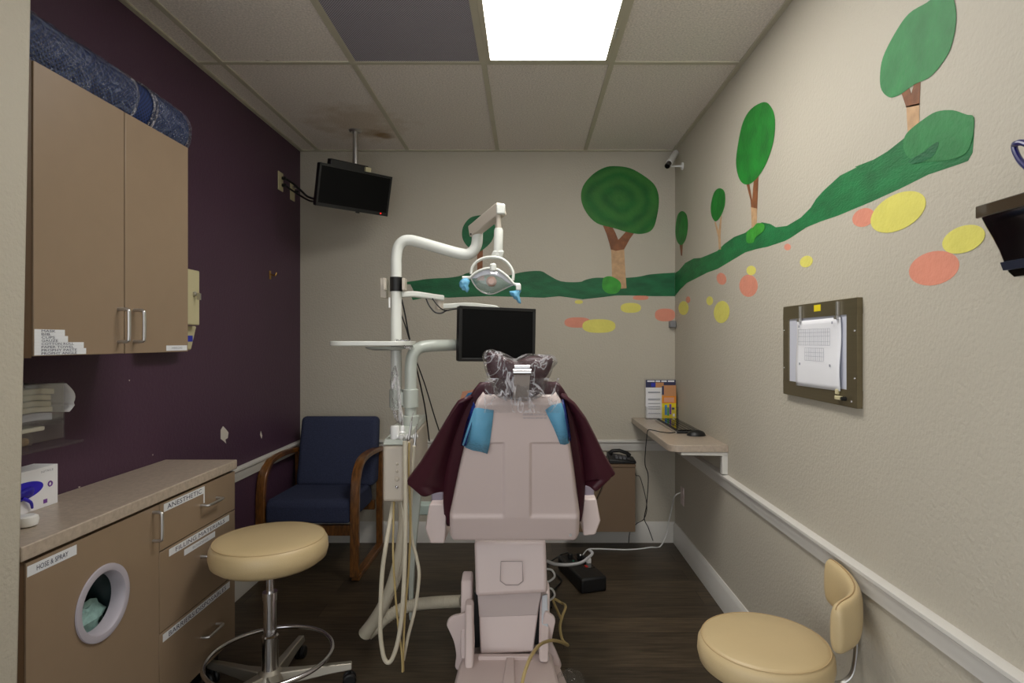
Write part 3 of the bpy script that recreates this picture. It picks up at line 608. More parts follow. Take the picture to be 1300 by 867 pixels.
build('glove_finger', MB().tube([(gx + .006, 1.70, .91), (gx + .010, 1.725, .893), (gx + .007, 1.735, .872)], [.006, .003], 8, 4), M['blueglove'], o)
build('print', MB().text('NITRILE', (gx, 1.775, .966), Y3, Z3, .045, .006), M['paleink'], o, smooth=False)
build('emblem', MB().tube([Vector((gx + .0005, 1.808 + .007 * math.cos(a), .927 + .007 * math.sin(a))) for a in [2 * PI * k / 20 for k in range(20)]], .0022, 6, closed=True), M['logo'], o)
build('size_mark', MB().box(gx, gx + .0008, 1.783, 1.797, .872, .884), M['logo'], o, smooth=False)
tag(build('shallow_dish', MB().lathe([(.016, 0), (.025, .004), (.028, .018), (.026, .027), (.019, .031), (.009, .029)], (-1.362, 1.60, .8605), n=32), M['whiteplastic']), 'small white rounded dish on the worktop in front of the glove box', 'dish')

# ------------------------------------------------------------------ corner shelf and what stands on it
def rounded(pts, r, corner, k=6):                # round one corner of a polygon
    out = []
    for i, p in enumerate(pts):
        if i != corner: out.append(Vector(p)); continue
        p = Vector(p); a = (Vector(pts[i - 1]) - p).normalized(); b = (Vector(pts[(i + 1) % len(pts)]) - p).normalized()
        for j in range(k + 1):
            t_ = j / k; out.append((p + a * r) * (1 - t_) ** 2 + p * 2 * t_ * (1 - t_) + (p + b * r) * t_ ** 2)
    return out
o = thing('corner_shelf', 'beige laminate shelf fixed in the right back corner', 'shelf', (.85, 3.4, .807))
sp = rounded([(.705, BACK, .809), (.705, 2.935, .809), (RIGHT, 2.935, .809), (RIGHT, BACK, .809)], .07, 1)
build('shelf_top', MB().prism(sp, (0, 0, .036)), M['worktop'], o, bevel=.003)
build('bracket', MB().box(.765, .9995, 2.94, 2.97, .794, .809).box(.970, .9995, 2.94, 2.97, .698, .794), M['trim'], o, bevel=.003, label='white angle bracket')
o = thing('brochure_holder', 'clear acrylic brochure holder on the corner shelf against the back wall', 'holder', (.88, 3.93, .8452))
ax0, ax1 = (819 - CX) / F * 3.94, (858.5 - CX) / F * 3.94
build('back_panel', MB().hexa([(ax0, 3.945, .846), (ax1, 3.945, .846), (ax1, 3.949, .846), (ax0, 3.949, .846), (ax0, 3.975, 1.115), (ax1, 3.975, 1.115), (ax1, 3.979, 1.115), (ax0, 3.979, 1.115)]), M['acrylic'], o, smooth=False)
build('pocket', MB().box(ax0, ax1, 3.885, 3.888, .846, .93).box(ax0 - .002, ax0 + .001, 3.885, 3.95, .846, .93).box(ax1 - .001, ax1 + .002, 3.885, 3.95, .846, .93).box(ax0, ax1, 3.885, 3.95, .8455, .848), M['acrylic'], o, smooth=False)
def flyer(name, label, xa, xb, Y, za, zb, m, decs):
    o = thing(name, label, 'flyer', ((xa + xb) / 2, Y, za))
    build('sheet', MB().box(xa, xb, Y, Y + .0015, za, zb), M[m], o, smooth=False)
    for kd, (nm, a, b, c_, d_, mm, tx) in enumerate(decs):
        w, h = xb - xa, zb - za
        if tx: build(nm, MB().text(tx, (xa + a * w, Y, za + c_ * h), X3, Z3, (b - a) * w, (d_ - c_) * h), M[mm], o, smooth=False)
        else: build(nm, MB().box(xa + a * w, xa + b * w, Y - .0005 - .0003 * kd, Y, za + c_ * h, za + d_ * h), M[mm], o, smooth=False)
    return o
ds = [('header_band', 0, 1, .8, 1, 'navyprint', None), ('header_photo', .33, .6, .80, .93, 'skin', None), ('header_mark', .18, .32, .82, .92, 'bluemark', None)]
ds += [('header_word', a, b, .945, .985, 'white', None) for a, b in ((.05, .30), (.33, .48), (.52, .70), (.74, .95))]
ds += [('text_line', .08, .48, y, y + .012, 'paleink', None) for y in (.68, .66, .50, .47, .38, .30, .24, .12)]
flyer('paper_flyer', 'white flyer with a navy header in the brochure holder', ax0 + .004, ax1 - .004, 3.94, .849, 1.105, 'white', ds)
ya, yb = (840 - CX) / F * 3.9, (858 - CX) / F * 3.9
ds = [('photo_panel', 0, 1, .68, 1, 'skin', None), ('photo_hair', .0, .14, .72, .98, 'navyprint', None), ('orange_band', 0, 1, .47, .68, 'orange', None), ('title_spot', .15, .85, .5, .64, 'card', None),
      ('blue_figure', .2, .36, .12, .42, 'blueprint', None), ('green_figure', .38, .5, .1, .34, 'greenprint', None), ('purple_figure', .52, .66, .14, .44, 'logo', None), ('small_print', .7, .88, .28, .34, 'navyprint', None), ('small_print', .76, .9, .08, .16, 'white', None)]
flyer('paper_flyer', 'small yellow and orange picture flyer in front of the white flyer', ya, yb, 3.893, .849, P(0, 489, 3.9).z, 'yellow', ds)
# keyboard and mouse
o = thing('keyboard', 'flat black keyboard lying on the corner shelf along the right wall', 'keyboard', (.905, 3.56, .8452)); KBO = o
build('base', MB().prism([(.835, 3.30, .8455), (.975, 3.30, .8455), (.975, 3.83, .8455), (.835, 3.83, .8455)], (0, 0, .014)), M['black'], o, bevel=.004)
kb = MB()
for r_ in range(5):
    for k in range(16): kb.box(.845 + r_ * .0245, .866 + r_ * .0245, 3.315 + k * .0315, 3.342 + k * .0315, .8595, .8655)
kk = build('keys', kb, M['gloss'], o, smooth=False); kk['kind'] = 'stuff'
build('front_lip', MB().box(.829, .835, 3.30, 3.83, .8455, .857), M['steel'], o, bevel=.001, label='thin grey edge')
o = thing('computer_mouse', 'black computer mouse at the near end of the keyboard', 'mouse', (.93, 3.24, .8452))
build('shell', MB().pillow([Vector((.925 + .052 * math.cos(a), 3.235 + .042 * math.sin(a), .8475)) for a in [2 * PI * k / 28 for k in range(28)]], Z3, .001, .03, p=.5), M['black'], o)
build('scroll_wheel', MB().lathe([(.006, -.003), (.008, 0), (.006, .003)], (.90, 3.235, .869), 'Y', 14), M['black'], o)
build('cord', MB().tube([(.832, 3.31, .853), (.80, 3.30, .8505), (.755, 3.33, .8505), (.716, 3.40, .851), (.697, 3.42, .845), (.69, 3.42, .80), (.687, 3.44, .72), P(819, 590, 3.5), P(823, 605, 3.55), P(821, 640, 3.6), P(818, 658, 3.65), P(823, 670, 3.7), P(829, 687, 3.82) + Vector((0, 0, .004))], .0028, 8, 6), M['black'], KBO)
wallplate('wall_outlet', 'off-white wall outlet low on the right wall under the corner shelf', 3.80, .365, False, 'R', m='pinkwhite')
G = lambda px, py, z=.004: Vector(((px - CX) * CH / (py - CY), CH * F / (py - CY), z))
tag(build('power_cable', MB().tube([Vector((.985, 3.80, .387)), Vector((.95, 3.81, .36)), P(853, 645, 3.88), P(849, 662, 3.93), P(846, 678, 3.94), G(838, 694.5), G(826, 695.5), G(812, 697.5), G(795, 698.5), G(775, 698), G(757, 697.5), G(745, 699), Vector((.31, 3.55, .04)), Vector((.31, 3.46, .11))], .0042, 8, 6), M['whiteplastic']), 'white cord from the right wall outlet along the floor to the power block', 'cord')

# x-ray viewer on the right wall
ya, yb, za, zb = 1.758, 2.265, 1.162, 1.495
o = thing('film_viewer', 'bronze-framed flat film viewer mounted on the right wall', 'film viewer', (RIGHT, 2.01, za))
vx = RIGHT - .018
fw = .052
frm = MB().box(vx, RIGHT, ya, yb, za, za + fw).box(vx, RIGHT, ya, yb, zb - fw + .004, zb).box(vx, RIGHT, ya, ya + .058, za + fw, zb - fw + .004).box(vx, RIGHT, yb - .045, yb, za + fw, zb - fw + .004)
build('frame', frm, M['viewerframe'], o, bevel=.001)
build('light_panel', MB().box(vx + .005, RIGHT, ya + .055, yb - .042, za + fw - .003, zb - fw + .007), M['viewer'], o, smooth=False)
for y in (2.115, 1.86): build('clip', MB().box(vx - .008, vx, y - .006, y + .006, zb - .055, zb - .006).box(vx - .012, vx - .001, y - .009, y + .009, zb - .062, zb - .05), M['steel'], o, bevel=.001)
build('sticker', MB().box(vx - .0008, vx, 1.975, 2.02, zb - .030, zb - .008), M['yellow'], o, smooth=False, label='small yellow sticker')
build('switch', MB().box(vx - .012, vx, 1.835, 1.865, za + .018, za + .030).box(vx - .008, vx, 1.855, 1.87, za + .034, za + .05), M['ivory'], o, bevel=.002)
build('switch_knob', MB().lathe([(.006, -.014), (.007, 0)], (vx, 1.82, za + .024), 'X', 14), M['black'], o)
for y, z in ((ya + .012, zb - .10), (ya + .012, za + .09), (yb - .008, zb - .09), (ya + .03, za + .018), (yb - .008, za + .1)): build('screw', MB().lathe([(.003, -.002), (.004, 0)], (vx, y, z), 'X', 10), M['chrome'], o)
o = thing('paper_chart', 'white sheet with a pencil chart clipped to the film viewer', 'paper', (vx, 2.0, 1.2))
pc = MB().grid(lambda a, b: Vector((vx - .0035 - .004 * math.sin(PI * b * 1.5) * a * (1 - b) - .003 * math.sin(2 * PI * b) * (1 - a), 1.845 + .295 * a + .008 * (1 - b) * (a > .9), 1.207 + .232 * b - .004 * a)), 14, 14)
build('sheet', pc, M['white'], o, solid=.0006)
gr = MB(); xs = vx - .0088
def ln(y0_, z0_, y1_, z1_, w=.0008): gr.box(xs, xs + .0005, min(y0_, y1_) - w / 2, max(y0_, y1_) + w / 2, min(z0_, z1_) - w / 2, max(z0_, z1_) + w / 2)
for z in (1.405, 1.393, 1.380, 1.362, 1.350): ln(1.90, z, 2.12, z)
for k in range(17): ln(1.90 + k * .01375, 1.350, 1.90 + k * .01375, 1.405, .0006)
for z in (1.340, 1.325, 1.312, 1.297): ln(1.94, z, 2.07, z)
for k in range(11): ln(1.94 + k * .013, 1.297, 1.94 + k * .013, 1.340, .0006)
for y, z in ((1.885, 1.423), (2.115, 1.416), (2.11, 1.283), (1.90, 1.285)): gr.box(xs, xs + .0005, y - .004, y + .004, z - .004, z + .004)
build('pencil_marks', gr, M['paleink'], o, smooth=False)

# glossy black wall pocket and navy hanger at the right edge of the view
o = thing('wall_pocket', 'glossy black curved wall pocket mounted on the right wall at the edge', 'wall pocket', (RIGHT, 1.0, 1.49))
prof = [(RIGHT, 1.625), (.878, 1.622), (.884, 1.602), (.893, 1.585), (.905, 1.565), (.918, 1.54), (.928, 1.515), (.936, 1.498), (.946, 1.489), (RIGHT, 1.487)]
build('shell', MB().prism([(x, 1.15, z) for x, z in prof], (0, -.36, 0)), M['gloss'], o, bevel=.004)
build('lip', MB().box(.8745, .882, .79, 1.152, 1.603, 1.627), mat('bronze_gloss', (70, 58, 44), .2, coat=.5), o, bevel=.002)
build('lower_band', MB().prism([(.9225, 1.151, 1.517), (.9285, 1.151, 1.502), (.936, 1.151, 1.502), (.93, 1.151, 1.52)], (0, -.362, 0)), mat('dark_slate_band', (38, 44, 62), .3), o)
hq = [P(1288, 184, 1.12), P(1291, 182, 1.10), P(1301, 182, 1.08), P(1330, 200, 1.02), P(1330, 240, 1.0), P(1310, 218, 1.05), P(1296, 205, 1.09), P(1289, 192, 1.115)]
hz = [Vector((min(q.x, .99), q.y, q.z)) for q in hq]
o = thing('wall_hanger', 'navy blue plastic loop hanging on the right wall above the black pocket', 'hanger', (RIGHT, 1.08, 1.7))
build('loop', MB().tube(hz, .0055, 10, 5, closed=True), M['navyplastic'], o)
build('peg', MB().tube([Vector((RIGHT, 1.08, hz[2].z - .012)), Vector((.925, 1.08, hz[2].z - .012))], .004, 8), M['steel'], o)

# ------------------------------------------------------------------ brown box with the phone, card
o = thing('wall_hung_cabinet', 'brown laminate cabinet hung low on the back wall behind the dental chair', 'cabinet', (.55, 3.9, .12))
kx0, kx1 = .25, (807 - CX) / F * 3.83
build('body', MB().box(kx0, kx1, 3.84, BACK - .017, .12, .545), M['brown'], o, bevel=.002)
build('top', MB().box(kx0 - .002, kx1 + .001, 3.83, BACK - .0265, .545, .56), M['brown'], o, bevel=.002)
build('door', MB().box(kx0 + .005, kx1 - .003, 3.825, 3.84, .125, .542), M['brown'], o, bevel=.001)
o = thing('telephone', 'black desk telephone on top of the brown cabinet', 'telephone', (.60, 3.9, .5605))
tx = .56
build('base', MB().hexa([(tx - .03, 3.85, .5605), (tx + .15, 3.85, .5605), (tx + .15, 3.965, .5605), (tx - .03, 3.965, .5605), (tx - .03, 3.85, .59), (tx + .15, 3.85, .578), (tx + .15, 3.965, .588), (tx - .03, 3.965, .62)]), M['black'], o, bevel=.006)
build('handset', MB().tube([(tx - .02, 3.87, .625), (tx - .005, 3.86, .645), (tx + .04, 3.86, .648), (tx + .09, 3.86, .63), (tx + .105, 3.865, .612)], [.017, .013, .012, .012, .017], 12), M['black'], o)
kp = MB()
for i in range(3):
    for j in range(4): kp.box(tx + .02 + j * .025, tx + .036 + j * .025, 3.88 + i * .022, 3.894 + i * .022, .585 - j * .002, .603 - j * .002)
build('keypad', kp, mat('grey_keys', (120, 120, 126), .5), o, smooth=False)
build('cord', MB().tube([(tx + .14, 3.95, .575), (kx1 + .012, 3.95, .55), (kx1 + .02, 3.94, .47), (kx1 + .05, 3.93, .45), P(821, 640, 3.85), P(818, 658, 3.87), P(808, 665, 3.88), P(800, 675, 3.88), P(798, 689, 3.9)], .0025, 8, 6), M['black'], o)
tag(build('loose_cable', MB().tube([(.52, 3.85, .63), (.50, 3.822, .56), (.49, 3.815, .45), (.44, 3.815, .32), (.42, 3.81, .2)], .0025, 8, 5), M['black']), 'thin black cord hanging down the front of the brown cabinet', 'cord')
o = thing('wall_card', 'small salmon and blue card on the back wall behind the maroon backrest', 'card', P(600, 502, BACK))
build('card', MB().prism([P(584, 508, BACK - .003), P(587, 497, BACK - .003), P(600, 495, BACK - .003), P(614, 490, BACK - .003), P(614, 525, BACK - .003), P(584, 525, BACK - .003)], (0, .002, 0)), M['card'], o, smooth=False)
build('blue_print', MB().prism([P(589, 506, BACK - .0036), P(594, 499, BACK - .0036), P(610, 496, BACK - .0036), P(610, 512, BACK - .0036), P(589, 512, BACK - .0036)], (0, .0006, 0)), M['blueprint'], o, smooth=False)

# power block on the floor
o = thing('power_block', 'black rectangular power backup block on the floor right of the dental chair', 'power supply', (.31, 3.35, 0))
A, B_, D_ = Vector((.288, 3.169, 0)), Vector((.432, 3.215, 0)), Vector((.178, 3.53, 0))
E_ = B_ + D_ - A; hh = Vector((0, 0, .082))
build('case', MB().hexa([A, B_, E_, D_, A + hh, B_ + hh, E_ + hh, D_ + hh]), M['black'], o, bevel=.012, seg=3)
uu = (B_ - A).normalized(); ww = (D_ - A).normalized()
mid = (A + B_ + E_ + D_) / 4 + hh
build('power_switch', MB().obox(mid - ww * .03 + uu * .02, uu, Z3, ww, .016, .010, .03), M['red'], o, bevel=.002, label='red rocker switch')
build('green_indicator', MB().obox(mid + ww * .07 - uu * .02, uu, Z3, ww, .008, .004, .008), mat('green_plastic', (20, 150, 110), .4), o)
for k, (a_, b_) in enumerate(((.10, .03), (.12, -.02), (.06, .045), (.02, .055))): build('plug', MB().obox(mid + ww * a_ + uu * b_ + Vector((0, 0, .014)), uu, Z3, ww, .024, .03, .03), M['whiteplastic'] if k == 3 else M['black'], o, bevel=.004)
build('socket_strip', MB().obox(mid + ww * .05 + uu * .03, uu, Z3, ww, .06, .004, .22), M['gloss'], o, bevel=.001)
q = lambda a, b, c: P(a, b, c)
tag(build('white_cable', MB().tube([q(694, 712, 3.0), q(705, 716, 3.0), q(722, 717, 3.05), q(738, 714, 3.15), q(748, 707, 3.25), q(752, 702, 3.3), q(748, 698, 3.35)], .008, 10, 6), mat('grey_white_cable', (200, 200, 204), .4)), 'thick white cable arching over the black power block', 'cable')
tag(build('curled_cable', MB().tube([q(694, 722, 2.8), q(701, 724, 2.8), q(704, 732, 2.8), q(697, 738, 2.8), q(694, 738, 2.8)], .005, 8, 5).tube([q(694, 746, 2.8), q(701, 748, 2.8), q(704, 756, 2.8), q(698, 762, 2.8), q(694, 764, 2.8)], .005, 8, 5), M['whiteplastic']), 'curled pale cable beside the chair pedestal', 'cable')
tag(build('yellowed_tube', MB().tube([Vector((.16, 2.86, .02)), q(702, 761, 2.85), q(712, 765, 2.86), q(718, 770, 2.8), q(714, 782, 2.74), q(711, 796, 2.69), q(714, 812, 2.62), q(721, 822, 2.57) + Vector((0, 0, .01)), q(712, 815, 2.45), q(700, 813, 2.36), q(686, 818, 2.26), q(676, 830, 2.18), q(669, 845, 2.12), q(663, 867, 2.08), q(660, 900, 2.0)], .0065, 10, 6), M['hosey']), 'yellowed flexible tube curling over the chair base', 'tube')
tag(build('black_cable', MB().tube([Vector((.12, 3.0, .008)), Vector((.14, 3.2, .008)), Vector((.19, 3.35, .008)), Vector((.12, 3.55, .008)), Vector((.2, 3.64, .04)), Vector((.24, 3.52, .10))], .005, 8, 6), M['black']), 'black cable on the floor behind the power block', 'cable')

# ------------------------------------------------------------------ blue armchair
o = thing('armchair', 'navy blue upholstered armchair with bent wooden arms in the left back corner', 'armchair', (-1.25, 3.6, 0))
def plyband(x0, x1):
    path = [Vector((0, 3.895, .0)), Vector((0, 3.895, .60))]
    top = catmull([Vector((0, 3.90, .655)), Vector((0, 3.66, .672)), Vector((0, 3.50, .668)), Vector((0, 3.42, .64)), Vector((0, 3.365, .58)), Vector((0, 3.345, .48)), Vector((0, 3.34, .3)), Vector((0, 3.335, .03))], 8)
    return top
def band(path, t, x0, x1):
    mb = MB(); vs = []
    for i, p in enumerate(path):
        d = (path[min(i + 1, len(path) - 1)] - path[max(i - 1, 0)]).normalized(); nn = Vector((0, -d.z, d.y))
        vs += [Vector((x0, 0, 0)) + p + nn * t / 2, Vector((x1, 0, 0)) + p + nn * t / 2, Vector((x1, 0, 0)) + p - nn * t / 2, Vector((x0, 0, 0)) + p - nn * t / 2]
    n_ = len(path); fs = [(i * 4 + k, i * 4 + (k + 1) % 4, i * 4 + 4 + (k + 1) % 4, i * 4 + 4 + k) for i in range(n_ - 1) for k in range(4)] + [(0, 1, 2, 3), (n_ * 4 - 4, n_ * 4 - 3, n_ * 4 - 2, n_ * 4 - 1)]
    return mb.add(vs, fs)
for x0_, x1_ in ((-1.54, -1.49), (-1.005, -.955)):
    build('armrest', band(plyband(x0_, x1_), .028, x0_, x1_), M['wood'], o, bevel=.004)
    build('rear_leg', MB().box(x0_ + .004, x1_ - .004, 3.885, 3.92, .0, .65), M['wood'], o, bevel=.004)
    build('runner', MB().box(x0_ + .002, x1_ - .002, 3.35, 3.89, .0, .03), M['wood'], o, bevel=.004)
build('front_rail', MB().box(-1.49, -1.005, 3.40, 3.43, .24, .30), M['wood'], o, bevel=.003); build('rear_rail', MB().box(-1.49, -1.005, 3.86, 3.885, .26, .32), M['wood'], o, bevel=.003)
def cushion(pts, x0, x1, w, name):
    return build(name, MB().prism([Vector((x0, y, z)) for y, z in pts], ((x1 - x0), 0, 0)), M['navy'], o, bevel=w, seg=4)
cushion([(3.33, .33), (3.335, .435), (3.36, .462), (3.80, .45), (3.84, .34), (3.78, .32)], -1.487, -1.008, .028, 'seat_cushion')
cushion([(3.735, .44), (3.84, .875), (3.915, .865), (3.865, .44)], -1.478, -.975, .03, 'backrest')

# ------------------------------------------------------------------ stools
def stool(label, x, y, ztop, r, rz, th=.075):
    o = thing('rolling_stool', label, 'stool', (x, y, 0), rz)
    zt_ = ztop
    s_ = build('seat', MB().lathe([(0.001, zt_ - th), (r * .86, zt_ - th), (r * .97, zt_ - th * .82), (r, zt_ - th * .55), (r * .99, zt_ - th * .25), (r * .94, zt_ - th * .06), (r * .86, zt_ + .001), (r * .5, zt_ + .004), (.001, zt_ + .005)], (0, 0, 0), n=64), M['vinyl'], o, local=True, angle=80)
    build('seam', MB().tube([(r * .935 * math.cos(a), r * .935 * math.sin(a), zt_ - th * .05) for a in [2 * PI * k / 64 for k in range(64)]], .0018, 6, closed=True), mat('vinyl_seam', (192, 166, 124), .5), s_, local=True)
    build('seat_plate', MB().lathe([(.05, zt_ - th - .02), (.09, zt_ - th - .004), (.09, zt_ - th)], (0, 0, 0)), M['black'], o, local=True)
    build('gas_lift', MB().lathe([(.014, .22), (.014, zt_ - th)], (0, 0, 0), n=20), M['chrome'], o, local=True)
    build('column', MB().lathe([(.030, .075), (.030, .24), (.024, .245), (.024, zt_ * .66 - .03), (.027, zt_ * .66 - .03), (.027, zt_ * .66), (.022, zt_ * .66)], (0, 0, 0), n=28), M['chrome'], o, local=True)
    build('hub', MB().lathe([(.052, .055), (.055, .08), (.045, .10), (.032, .115)], (0, 0, 0), n=30), M['castalu'], o, local=True)
    for k in range(5):
        a = 2 * PI * k / 5; ca, sa = math.cos(a), math.sin(a); d = Vector((ca, sa, 0)); e = Vector((-sa, ca, 0))
        pts = [(.03, .104, .030), (.12, .098, .021), (.22, .096, .017), (.30, .092, .017)]
        mb = MB(); vs = []
        for rr_, z_, w_ in pts:
            hh_ = .052 - rr_ * .09
            vs += [d * rr_ + e * w_ + Z3 * (z_ - hh_), d * rr_ + e * (w_ * .7) + Z3 * z_, d * rr_ - e * (w_ * .7) + Z3 * z_, d * rr_ - e * w_ + Z3 * (z_ - hh_)]
        n_ = 4; mb.add(vs, [(i * 4 + q_, i * 4 + (q_ + 1) % 4, i * 4 + 4 + (q_ + 1) % 4, i * 4 + 4 + q_) for i in range(3) for q_ in range(4)] + [(0, 1, 2, 3), (12, 13, 14, 15)])
        lg = build('leg', mb, M['castalu'], o, bevel=.004, local=True)
        cb = MB(); c_ = d * .29
        for sgn in (-1, 1):
            cc = c_ + e * (sgn * .013) + Z3 * .026
            cb.tube([cc - e * .009, cc - e * .005, cc + e * .005, cc + e * .009], [.020, .0255, .0255, .020], 22)
        cb.tube([c_ + Z3 * .03, c_ + Z3 * .07], .007, 10)
        build('caster', cb, M['black'], lg, local=True)
    return o
o = stool('round tan vinyl stool without a back beside the drawers', -.984, 2.25, .618, .212, math.radians(17), th=.098)
build('foot_ring', MB().tube([(.226 * math.cos(a), .226 * math.sin(a), .165) for a in [2 * PI * k / 72 for k in range(72)]], .0085, 12, closed=True), M['chrome'], o, local=True)
sk = MB()
for k in range(4):
    a = 2 * PI * k / 4 + math.radians(160); sk.tube([(.028 * math.cos(a), .028 * math.sin(a), .20), (.24 * math.cos(a), .24 * math.sin(a), .17)], .005, 8)
o2 = stool('round tan vinyl stool with a curved backrest by the right wall', .722, 1.80, .455, .197, math.radians(8), th=.09)
CL = catmull([Vector(p) for p in ((.842, 1.615, .570), (.868, 1.632, .572), (.915, 1.662, .578), (.948, 1.71, .585), (.962, 1.765, .593), (.964, 1.815, .600), (.961, 1.86, .604), (.958, 1.88, .605))], 6)
def backpad(a, b):                               # a around the section, b along the curved centre line
    b = .5 - .5 * math.cos(PI * b); f_ = b * (len(CL) - 1); i = min(int(f_), len(CL) - 2); p = CL[i].lerp(CL[i + 1], f_ - i); d = (CL[i + 1] - CL[i]).normalized(); ou = d.cross(Z3).normalized()
    t_ = b * 2 - 1; end = max(0.0, 1 - abs(t_) ** 8) ** .5
    th = 2 * PI * a; hh_ = .071 * end ** .45; tt_ = .022 * end ** .7
    cs, sn = math.cos(th), math.sin(th)
    return p + ou * (tt_ * math.copysign(abs(cs) ** .7, cs)) + Z3 * (hh_ * math.copysign(abs(sn) ** .75, sn))
bp = build('backrest', MB().grid(backpad, 40, 36), M['vinyl'], o2, angle=80)
def seamfn(t_):
    return [backpad(.25, b / 30) + Vector((0, 0, .0005)) for b in range(3, 28)]
build('seam', MB().tube(seamfn(0), .0018, 6), mat('vinyl_seam_dark', (170, 140, 98), .5), bp)
build('back_support', MB().tube([(.984, 1.77, .60), (.986, 1.77, .52), (.984, 1.77, .42), (.965, 1.772, .352), (.90, 1.78, .33), (.722, 1.80, .345)], .009, 10, 6, flat=.5), M['steel'], o2, label='curved metal strap')

# ------------------------------------------------------------------ dental chair
def shellY(py): k = (py - CY) / F; return 2.0017 / (1 - .3915 * k)
def S(px, py, lift=0.0):                         # a point on the sloping back shell, lifted towards the camera side
    v_ = P(px, py, shellY(py)); return v_ + SN * lift
SV = Vector((0, -.24, .613)).normalized(); SN = X3.cross(SV).normalized()      # up the shell, outward normal (towards the camera)
if SN.y > 0: SN = -SN
o = thing('dental_chair', 'off-white and maroon dental chair seen from behind in the room centre', 'dental chair', (-.06, 2.6, 0))
def halfw(v_):                                   # left and right outline of the shell for v = 0 (bottom) .. 1 (top)
    tab = [(0, 572, 733), (.05, 569.5, 736), (.2, 570, 736.5), (.5, 581.5, 729.5), (.8, 595, 721), (.93, 602, 715.5), (.97, 605, 712.5), (1.0, 612, 706)]
    for (a, l0, r0), (b, l1, r1) in zip(tab, tab[1:]):
        if v_ <= b: t_ = (v_ - a) / (b - a); return l0 + (l1 - l0) * t_, r0 + (r1 - r0) * t_
    return tab[-1][1:]
def py_of(v_): return 694 - (694 - 505.5) * v_
def shell_fn(a, b):
    l_, r_ = halfw(b); px = l_ + (r_ - l_) * a; py = py_of(b); d = 0.0
    ss = lambda x: max(0, min(1, x)) ** 2 * (3 - 2 * max(0, min(1, x)))
    if 562 < py < 660:
        inL = ss((py - 562) / 2.5) * ss((659 - py) / 5)
        if px < 641: d = -.010 * inL * ss((641 - px) / 3)
        if px > 672: d = -.010 * inL * ss((px - 672) / 3)
    e = min(a, 1 - a); d -= .022 * max(0, 1 - e / .035) ** 2
    d -= .03 * max(0, 1 - (1 - b) / .05) ** 2 + .02 * max(0, 1 - b / .035) ** 2
    if py > 657: d -= .02 * (py - 657) / 37
    return S(px, py, d)
sh = build('back_shell', MB().grid(shell_fn, 110, 120), M['pinkwhite'], o, solid=.03, off=-1, angle=60)
md = sh.modifiers['solid']
# make sure the thickness grows away from the camera
build('warning_text', MB().add([], []) if False else MB().text('CAUTION  DO NOT LIFT', S(664, 527, .002), X3, SV, .09, .007).text('SEE MANUAL BEFORE USE', S(664, 531, .002), X3, SV, .085, .005), M['paleink'], sh, smooth=False)
build('screw_cap', MB().lathe([(.006, -.002), (.006, 0)], S(724.5, 681, -.008), 'Y', 12), M['steel'], sh)
# blue barrier film and the deeper blue edges folded over the shell
def patch(pts, mname, lift, nm):
    c_ = sum((S(*p, lift) for p in pts), Vector()) / len(pts); vs = [c_] + [S(*p, lift) for p in pts]; k = len(pts)
    return build(nm, MB().add(vs, [(0, 1 + i, 1 + (i + 1) % k) for i in range(k)]), M[mname], sh, solid=.0006)
patch([(602, 518), (606, 517), (627, 520), (625, 538), (622, 562), (619, 575.5), (611, 573), (600, 571), (592, 568), (587, 564), (592, 548)], 'bluefilm', .0035, 'blue_tape')
patch([(692, 520), (700, 514), (713, 510.5), (716, 520), (719, 538), (722.5, 562), (717, 564), (711, 563), (703, 543)], 'bluefilm', .0035, 'blue_tape')
def edge_film(pts, nm='blue_tape_edge'):
    vs = [P(*p) for p in pts]; k = len(vs); build(nm, MB().add(vs, [tuple(range(k))]), M['dkbluefilm'], sh, solid=.001)
edge_film([(601, 510, 2.115), (604, 517, 2.105), (591, 566, 2.12), (585, 566, 2.19), (586, 560, 2.2), (592, 535, 2.18)])
edge_film([(713, 507, 2.10), (717, 507, 2.15), (722, 535, 2.18), (725, 558, 2.18), (723, 562, 2.12), (719, 538, 2.10)])
# maroon upholstery behind the shell
def dep(py): return shellY(py) + .075
L_ = [(x_, y_, dep(y_)) for x_, y_ in [(619, 486), (608, 488.5), (602, 493), (597, 502), (590, 514), (584, 528), (574, 555), (567, 585), (563, 612), (561.5, 635), (563, 657), (567, 670)]]
R_ = [(x_, y_, dep(y_)) for x_, y_ in [(703, 486), (712, 490), (717, 496), (721, 506), (726, 518), (731, 533), (737.5, 561), (741, 586), (744, 611), (743, 632), (741, 650), (738, 664)]]
def cush(a, b):
    f_ = b * (len(L_) - 1); i = min(int(f_), len(L_) - 2); t_ = f_ - i
    l_ = P(*L_[i]).lerp(P(*L_[i + 1]), t_); r_ = P(*R_[i]).lerp(P(*R_[i + 1]), t_)
    p = l_.lerp(r_, a); return p + Y3 * (-.02 * math.sin(PI * a) + .02) - Y3 * .0
build('backrest_cushion', MB().grid(cush, 24, 30), M['maroon'], o, solid=.075, off=-1, bevel=.0)
def wing(name, I, O):
    I = [P(*p) for p in I]; O = [P(*p) for p in O]
    def at(Ls, t_):
        f_ = t_ * (len(Ls) - 1); i = min(int(f_), len(Ls) - 2); return Ls[i].lerp(Ls[i + 1], f_ - i)
    def fn(a, b):
        p = at(I, b).lerp(at(O, b), a); return p + Y3 * (-.022 * math.sin(PI * a) * (.5 + .5 * b) + .004 * math.sin(a * 9) * b)
    return build(name, MB().grid(fn, 22, 40), M['maroon'], o, solid=.014, off=-1, angle=60)
def wl_(pts, d): return [(x_, y_, dep(y_) + d) for x_, y_ in pts]
